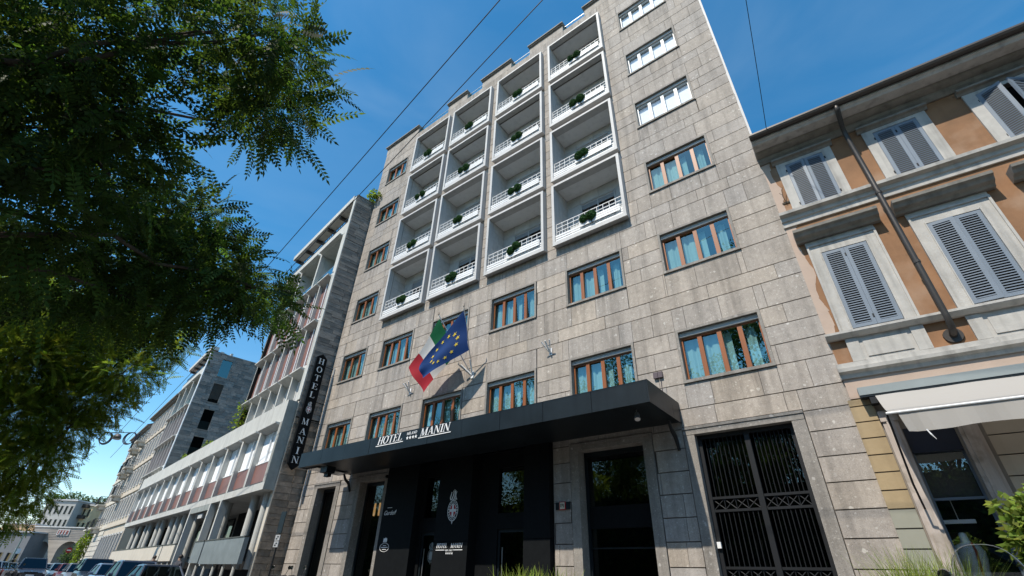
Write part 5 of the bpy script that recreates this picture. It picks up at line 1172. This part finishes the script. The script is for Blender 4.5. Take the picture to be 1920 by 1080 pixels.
def scooter(name, label, loc, rz, paint, screen=False, group=None):
    P = thing(name, label, 'scooter', loc, rz, group); pm = M(f'paint_{paint}', paint, .3, .03, spec=.6)
    for y in (-.62, .62):
        w_ = MB(); n = 20
        for i in range(n):
            a, b = 2*math.pi*i/n, 2*math.pi*(i+1)/n
            for r0, r1 in ((.15,.27),):
                q = lambda t, r, x: (x, y+r*math.cos(t), .27+r*math.sin(t))
                w_.add([q(a,r1,-.05),q(b,r1,-.05),q(b,r1,.05),q(a,r1,.05),q(a,r0,-.05),q(b,r0,-.05),q(b,r0,.05),q(a,r0,.05)], [(0,1,2,3),(4,7,6,5),(0,4,5,1),(3,2,6,7)])
        o = w_.build('wheel', RUBBER, P); MB().tube([(-.055,y,.27),(.055,y,.27)], .15, 14).build('rim', STEEL, o)
    rs = lambda y, w_, z0, z1: [(-w_,y,z0),(w_,y,z0),(w_*1.1,y,(z0+z1)/2),(w_*.8,y,z1),(-w_*.8,y,z1),(-w_*1.1,y,(z0+z1)/2)]
    m = MB(); m.loft([rs(.85,.10,.5,.66), rs(.6,.17,.4,.74), rs(.2,.19,.34,.72), rs(.05,.16,.28,.42), rs(-.2,.16,.24,.36), rs(-.35,.16,.26,.5)]); m.build('body', pm, P)
    m = MB(); m.loft([[(-.2*s,-.36-.16*k,z),(.2*s,-.36-.16*k,z),(.2*s,-.28-.16*k,z),(-.2*s,-.28-.16*k,z)] for z, s, k in ((.28,.8,0),(.55,1.15,.3),(.85,1.1,.6),(1.0,.6,.5))]); m.build('leg_shield', pm, P)
    m = MB(); m.loft([[(-.14*s,y,z),(.14*s,y,z),(.12*s,y,z+.09),(-.12*s,y,z+.09)] for y, z, s in ((.82,.70,.7),(.5,.73,1),(.2,.72,1.05),(.1,.70,.7))]); m.build('seat', RUBBER, P)
    MB().tube([(0,-.62,.3),(0,-.46,.8),(0,-.42,1.02)], .035, 8).build('steering_column', IRON, P); MB().tube([(-.36,-.30,1.03),(-.2,-.38,1.05),(0,-.42,1.02),(.2,-.38,1.05),(.36,-.30,1.03)], .018, 8).build('handlebar', RUBBER, P)
    MB().tube([(0,-.62,.86),(0,-.50,.88)], [.085,.10], 12).build('headlight', CHROME, P)
    m = MB(); m.loft([[(-.07,y,z),(.07,y,z),(.06,y,z+.05),(-.06,y,z+.05)] for y, z in ((-.88,.44),(-.62,.56),(-.40,.46))]); m.build('front_mudguard', pm, P)
    for s in (-1, 1):
        MB().tube([(s*.24,-.36,1.05),(s*.33,-.36,1.24)], .008, 6).build('mirror_stem', IRON, P); MB().tube([(s*.35,-.375,1.28),(s*.35,-.345,1.28)], [.065,.055], 14).build('mirror', CHROME, P)
    if screen:
        SC = glass_mat('windshield_plastic', .06, (.80,.82,.82), (.9,.95,1)) if 'windshield_plastic' not in MATS else MATS['windshield_plastic']
        prof = [(-.22,.92),(-.27,1.0)]+[(-.30*math.copysign(abs(math.cos(t))**.75, math.cos(t)), 1.10+.45*math.sin(t)**.85) for t in [math.pi*i/22 for i in range(23)]]+[(.27,1.0),(.22,.92)]
        cv = lambda x, z: (x, -.50+.16*(z-.92)+.55*x*x, z)
        m = MB(); m.prism([cv(x, z) for x, z in prof], (0,.004,0)); m.build('windshield', SC, P)
        MB().tube([cv(x, z) for x, z in prof], .0035, 5).build('windshield_edge', STEEL, P)
        for s in (-1, 1): MB().tube([(s*.12,-.42,1.0),(s*.16,-.40,1.22)], .016, 6).build('screen_strut', RUBBER, P)
    return P
scooter('parked_scooter', 'scooter with a clear windscreen standing in front of the ochre shop', (.43,-4.9,-.02), R(180-10), (.25,.25,.27), True)
q1 = scooter('parked_scooter', 'scooter parked beneath the street sign, left of its pole', (-17.6,-1.9,0), R(200), (.5,.5,.5), False, 'scooters beneath the street sign')
scooter('parked_scooter', 'scooter parked beneath the street sign, right of its pole', (-16.9,-1.75,0), R(185), (.08,.08,.09), False, 'scooters beneath the street sign')
for i, (u, v, lab) in enumerate(((24.5,-5.55,'motor scooter nearest the black off-road car'), (25.5,-5.8,'middle motor scooter of the group at the left'), (26.5,-6.1,'motor scooter leftmost of the group at the left'))):
    p = Lw(u, v, -.12); scooter('motor_scooter', lab, p, R(70)-AL, ((.05,.05,.055),(.35,.35,.36),(.2,.03,.03))[i], i == 1, 'scooters on the left side of the road')

# ------------------------------------------------------------------ people, lamp, wires, signs, planters
def person(label, loc, rz, top, bottom, hair):
    me = bpy.data.meshes.new('person'); J = [(0,0,.95),(0,0,1.15),(0,0,1.38),(0,0,1.50),(0,-.01,1.60),(0,-.01,1.70), (-.10,0,.92),(-.11,-.02,.50),(-.11,.02,.08),(-.11,-.10,.03), (.10,0,.92),(.11,.03,.50),(.11,.06,.08),(.11,-.06,.03), (-.18,0,1.40),(-.23,.02,1.12),(-.22,-.06,.88),(-.22,-.08,.80), (.18,0,1.40),(.23,.02,1.12),(.22,-.04,.88),(.22,-.06,.80)]
    E = [(0,1),(1,2),(2,3),(3,4),(4,5),(0,6),(6,7),(7,8),(8,9),(0,10),(10,11),(11,12),(12,13),(2,14),(14,15),(15,16),(16,17),(2,18),(18,19),(19,20),(20,21)]
    rad = [.14,.13,.15,.06,.085,.075,.09,.065,.045,.04,.09,.065,.045,.04,.06,.045,.035,.03,.06,.045,.035,.03]
    me.from_pydata(J, E, []); o = bpy.data.objects.new('person', me); col.objects.link(o)
    sm = o.modifiers.new('skin', 'SKIN'); ss = o.modifiers.new('sub', 'SUBSURF'); ss.levels = ss.render_levels = 1
    for v, r in zip(me.skin_vertices[0].data, rad): v.radius = (r, r*.8)
    me.skin_vertices[0].data[0].use_root = True
    ev = bpy.data.meshes.new_from_object(o.evaluated_get(bpy.context.evaluated_depsgraph_get())); o.modifiers.clear(); o.data = ev
    for c in (top, bottom, (.42,.27,.2)): ev.materials.append(M(f'cloth_{c}', c, .8, .05))
    for p in ev.polygons: z = p.center.z; p.material_index = 2 if (z > 1.5 or (abs(p.center.x) > .17 and z < .9)) else (0 if z > .95 else 1); p.use_smooth = True
    o.location = loc; o.rotation_euler = (0,0,rz)
    m = MB(); m.lathe([(.02,1.755),(.07,1.74),(.092,1.68),(.09,1.62),(.07,1.58)], (0,.015,0), 12); m.build('hair', M('hair', hair), o, smooth=True)
    return tag(o, label, 'person')
person('person in a dark jacket walking beside the parked cars', Lw(12.5,-.6), R(60), (.04,.03,.035), (.05,.05,.07), (.03,.02,.015))
person('person in a dark top standing near the podium entrance', Lw(8.0,-.35), R(20), (.05,.05,.06), (.06,.06,.07), (.04,.025,.02))
LP = thing('street_lamp', 'dark street lamp hanging on wires with two coils of cable', 'lamp', (-36.4,-3.7,7.75))
rings = [[(a*math.cos(2*math.pi*k/14), b*math.sin(2*math.pi*k/14), z) for k in range(14)] for z, a, b in ((.26,.08,.06),(.22,.22,.14),(.10,.34,.2),(.0,.36,.22),(-.04,.33,.2))]
m = MB(); m.loft(rings); m.build('housing', M('lamp_grey', (.10,.09,.09), .5), LP, smooth=True); MB().lathe([(.01,-.10),(.16,-.08),(.22,-.041)], (0,0,0), 12).build('diffuser', M('lamp_glass', (.5,.5,.48), .3), LP)
e = Vector((math.cos(R(20)), math.sin(R(20)), 0))
ev_ = Vector(ax[0]).normalized(); eu_ = Vector((0,0,1))
for s in (-1, 1):
    for k in range(3):
        c = ev_*(s*(.62 if s < 0 else .78))+Vector((0,0,-.02+.015*k)); r = .36-.015*k
        MB().tube([c+ev_*(r*math.cos(t))+eu_*(r*math.sin(t))+Vector((.015*k,.03*k*s,0)) for t in [2*math.pi*i/24 for i in range(25)]], .022, 5, cap=False).build('cable_coil', M('blue_black_cable', (.03,.03,.05), .5), LP)
MB().tube([ev_*-.9+Vector((0,0,.33)), Vector((0,0,.33)), ev_*1.0+Vector((0,0,.33))], .02, 6).build('hanger', IRON, LP)
def wire(label, a, b, sag, r=.011):
    a, b = Vector(a), Vector(b); n = 24; pts = [a.lerp(b, i/n)-Vector((0,0,sag*4*(i/n)*(1-i/n)))-a for i in range(n+1)]
    return tag(MB().tube(pts, r, 5).build('overhead_wire', IRON, None, a), label, 'wire', 'overhead wires')
far = lambda a, b, k: tuple(Vector(a)+(Vector(b)-Vector(a))*k)
wire('overhead wire running down to the hanging street lamp, the left one of the pair', far((-36.4,-3.7,8.1), (-4.03,-7.5,13.0), 1.5), (-36.4,-3.7,8.1), .45, .013)
wire('overhead wire passing closest to the hotel roof, the right one of the pair', far((-29.14,-3.75,9.5), (-3.26,-6.63,13.5), 1.5), far((-3.26,-6.63,13.5), (-29.14,-3.75,9.5), 1.5), .2, .013)
wire('thin wire dropping from above to the left end of the ochre house', (1.25,-5.0,15.0), (.30,-.78,11.75), .05, .009)
wire('short cable crossing the street left of the hanging lamp', (-36.4,-3.7,8.05), (-52,-16,8.6), .25, .012)
SP = thing('street_sign', 'black street sign and small plates on a pole near the hotel corner', 'sign', (-17.6,-2.0,0))
MB().tube([(0,0,0),(0,0,2.95)], .03, 8).build('pole', IRON, SP); B(-.16, .16, -.05, -.03, 2.28, 2.98).build('sign_board', BLACK, SP)
for z in (1.86, 2.06): B(-.15, .15, -.05, -.03, z, z+.18).build('plate', M('plate_grey', (.36,.37,.38)), SP)
for z in (1.90, 2.10): MB().box(-.08, .02, -.055, -.051, z, z+.04).box(-.02, .08, -.055, -.051, z+.06, z+.1).build('mark', BLACK, SP)
NE = thing('no_entry_sign', 'round red sign with a white bar on a pole beyond the parked cars', 'sign', Lw(62,-.8))
MB().tube([(0,0,0),(0,0,3.1)], .03, 6).build('pole', IRON, NE); MB().tube([(.05,0,2.8),(.08,0,2.8)], .3, 16).build('disc', RED, NE); B(.081, .09, -.2, .2, 2.74, 2.86).build('bar', LETW, NE)
for i, (u, v, h, lab) in enumerate(((75,-5.3,8.5,'tall pole leaning in front of the gateway left of its relief panel'), (100,4.3,9.5,'slim lamp pole right of the gateway panel'), (80,-7.0,6.5,'pale green pole at the left edge of the picture'))):
    o = thing('lamp_post', lab, 'lamp post', Lw(u, v, -.12), group='lamp posts at the end of the street'); MB().tube([(0,0,0),(0,0,h)], [.09,.05], 8).build('pole', M('green_pole', (.12,.18,.16), .5), o); MB().tube([(0,0,h),(.3,.1,h+.12),(.8,.3,h+.1)], .035, 6).build('arm', IRON, o); MB().lathe([(.02,.1),(.14,.05),(.15,-.02)], (.85,.32,h), 10).build('lamp_head', IRON, o)
ts = thing('traffic_sign', 'pale square road sign on the pole in front of the left arch', 'sign', Lw(76,-5.1)); MB().tube([(0,0,0),(0,0,3.2)], .03, 6).build('pole', IRON, ts); B(.04,.07,-.3,.3,2.4,3.0).build('plate', LETW, ts)
# planters with grasses, leafy shrub
def blades(name, label, loc, w_, d, n, h, seed, box=True):
    rs = np.random.RandomState(seed); P = thing(name, label, 'plant', loc); m = MB()
    if box: MB().box(-w_/2-.05, w_/2+.05, -d/2-.05, d/2+.05, 0, .55).build('planter', BLACK, P)
    for i in range(n):
        x, y = rs.uniform(-w_/2, w_/2), rs.uniform(-d/2, d/2); a = rs.uniform(0, 6.28); L = h*rs.uniform(.6, 1.1); lean = rs.uniform(.1, .55)*L; wd = rs.uniform(.008, .016)*(1.7 if w_ > 1 else .8)
        dx, dy = math.cos(a), math.sin(a); m.t = tuple(rs.uniform(.5, 1.4)*np.array([1, 1, 1])*rs.uniform(.9, 1.1, 3)); prev = None
        for k in range(4):
            t = k/3; c = Vector((x+dx*lean*t*t, y+dy*lean*t*t, .5+L*(t-.25*t*t*lean/L))); q = Vector((-dy, dx, 0))*wd*(1-t*.95)
            if prev: m.quad(prev[0], prev[1], c+q, c-q)
            prev = (c-q, c+q)
    stuff(m.build('blades', GRASSM, P, tone=True)); return P
blades('grass_planter', 'bright green strappy leaves of a planter before the hotel entrance', (-5.3,-4.0,0), 1.3, .5, 420, .84, 3)
blades('grass_planter', 'clump of fine yellow-green grass before the ochre house pier', (.0,-4.0,0), .66, .5, 1000, 1.04, 4)
shrub('potted_shrub', 'sunlit leafy shrub at the right edge in front of the shop', 'shrub', (1.06,-3.4,0), [(.1,0,1.9,.16),(-.1,0,1.6,.14),(.02,0,1.62,.2),(.15,.1,1.85,.2),(-.04,0,1.42,.13),(.28,.1,1.95,.25),(-.08,.05,2.0,.10),(.35,.1,1.6,.3),(.1,.1,1.75,.22),(.0,.05,1.75,.18)], 1900, .105, leaf_mat('shrub_leaf', (.17,.24,.05), (.36,.44,.08), tr=.4), 21)
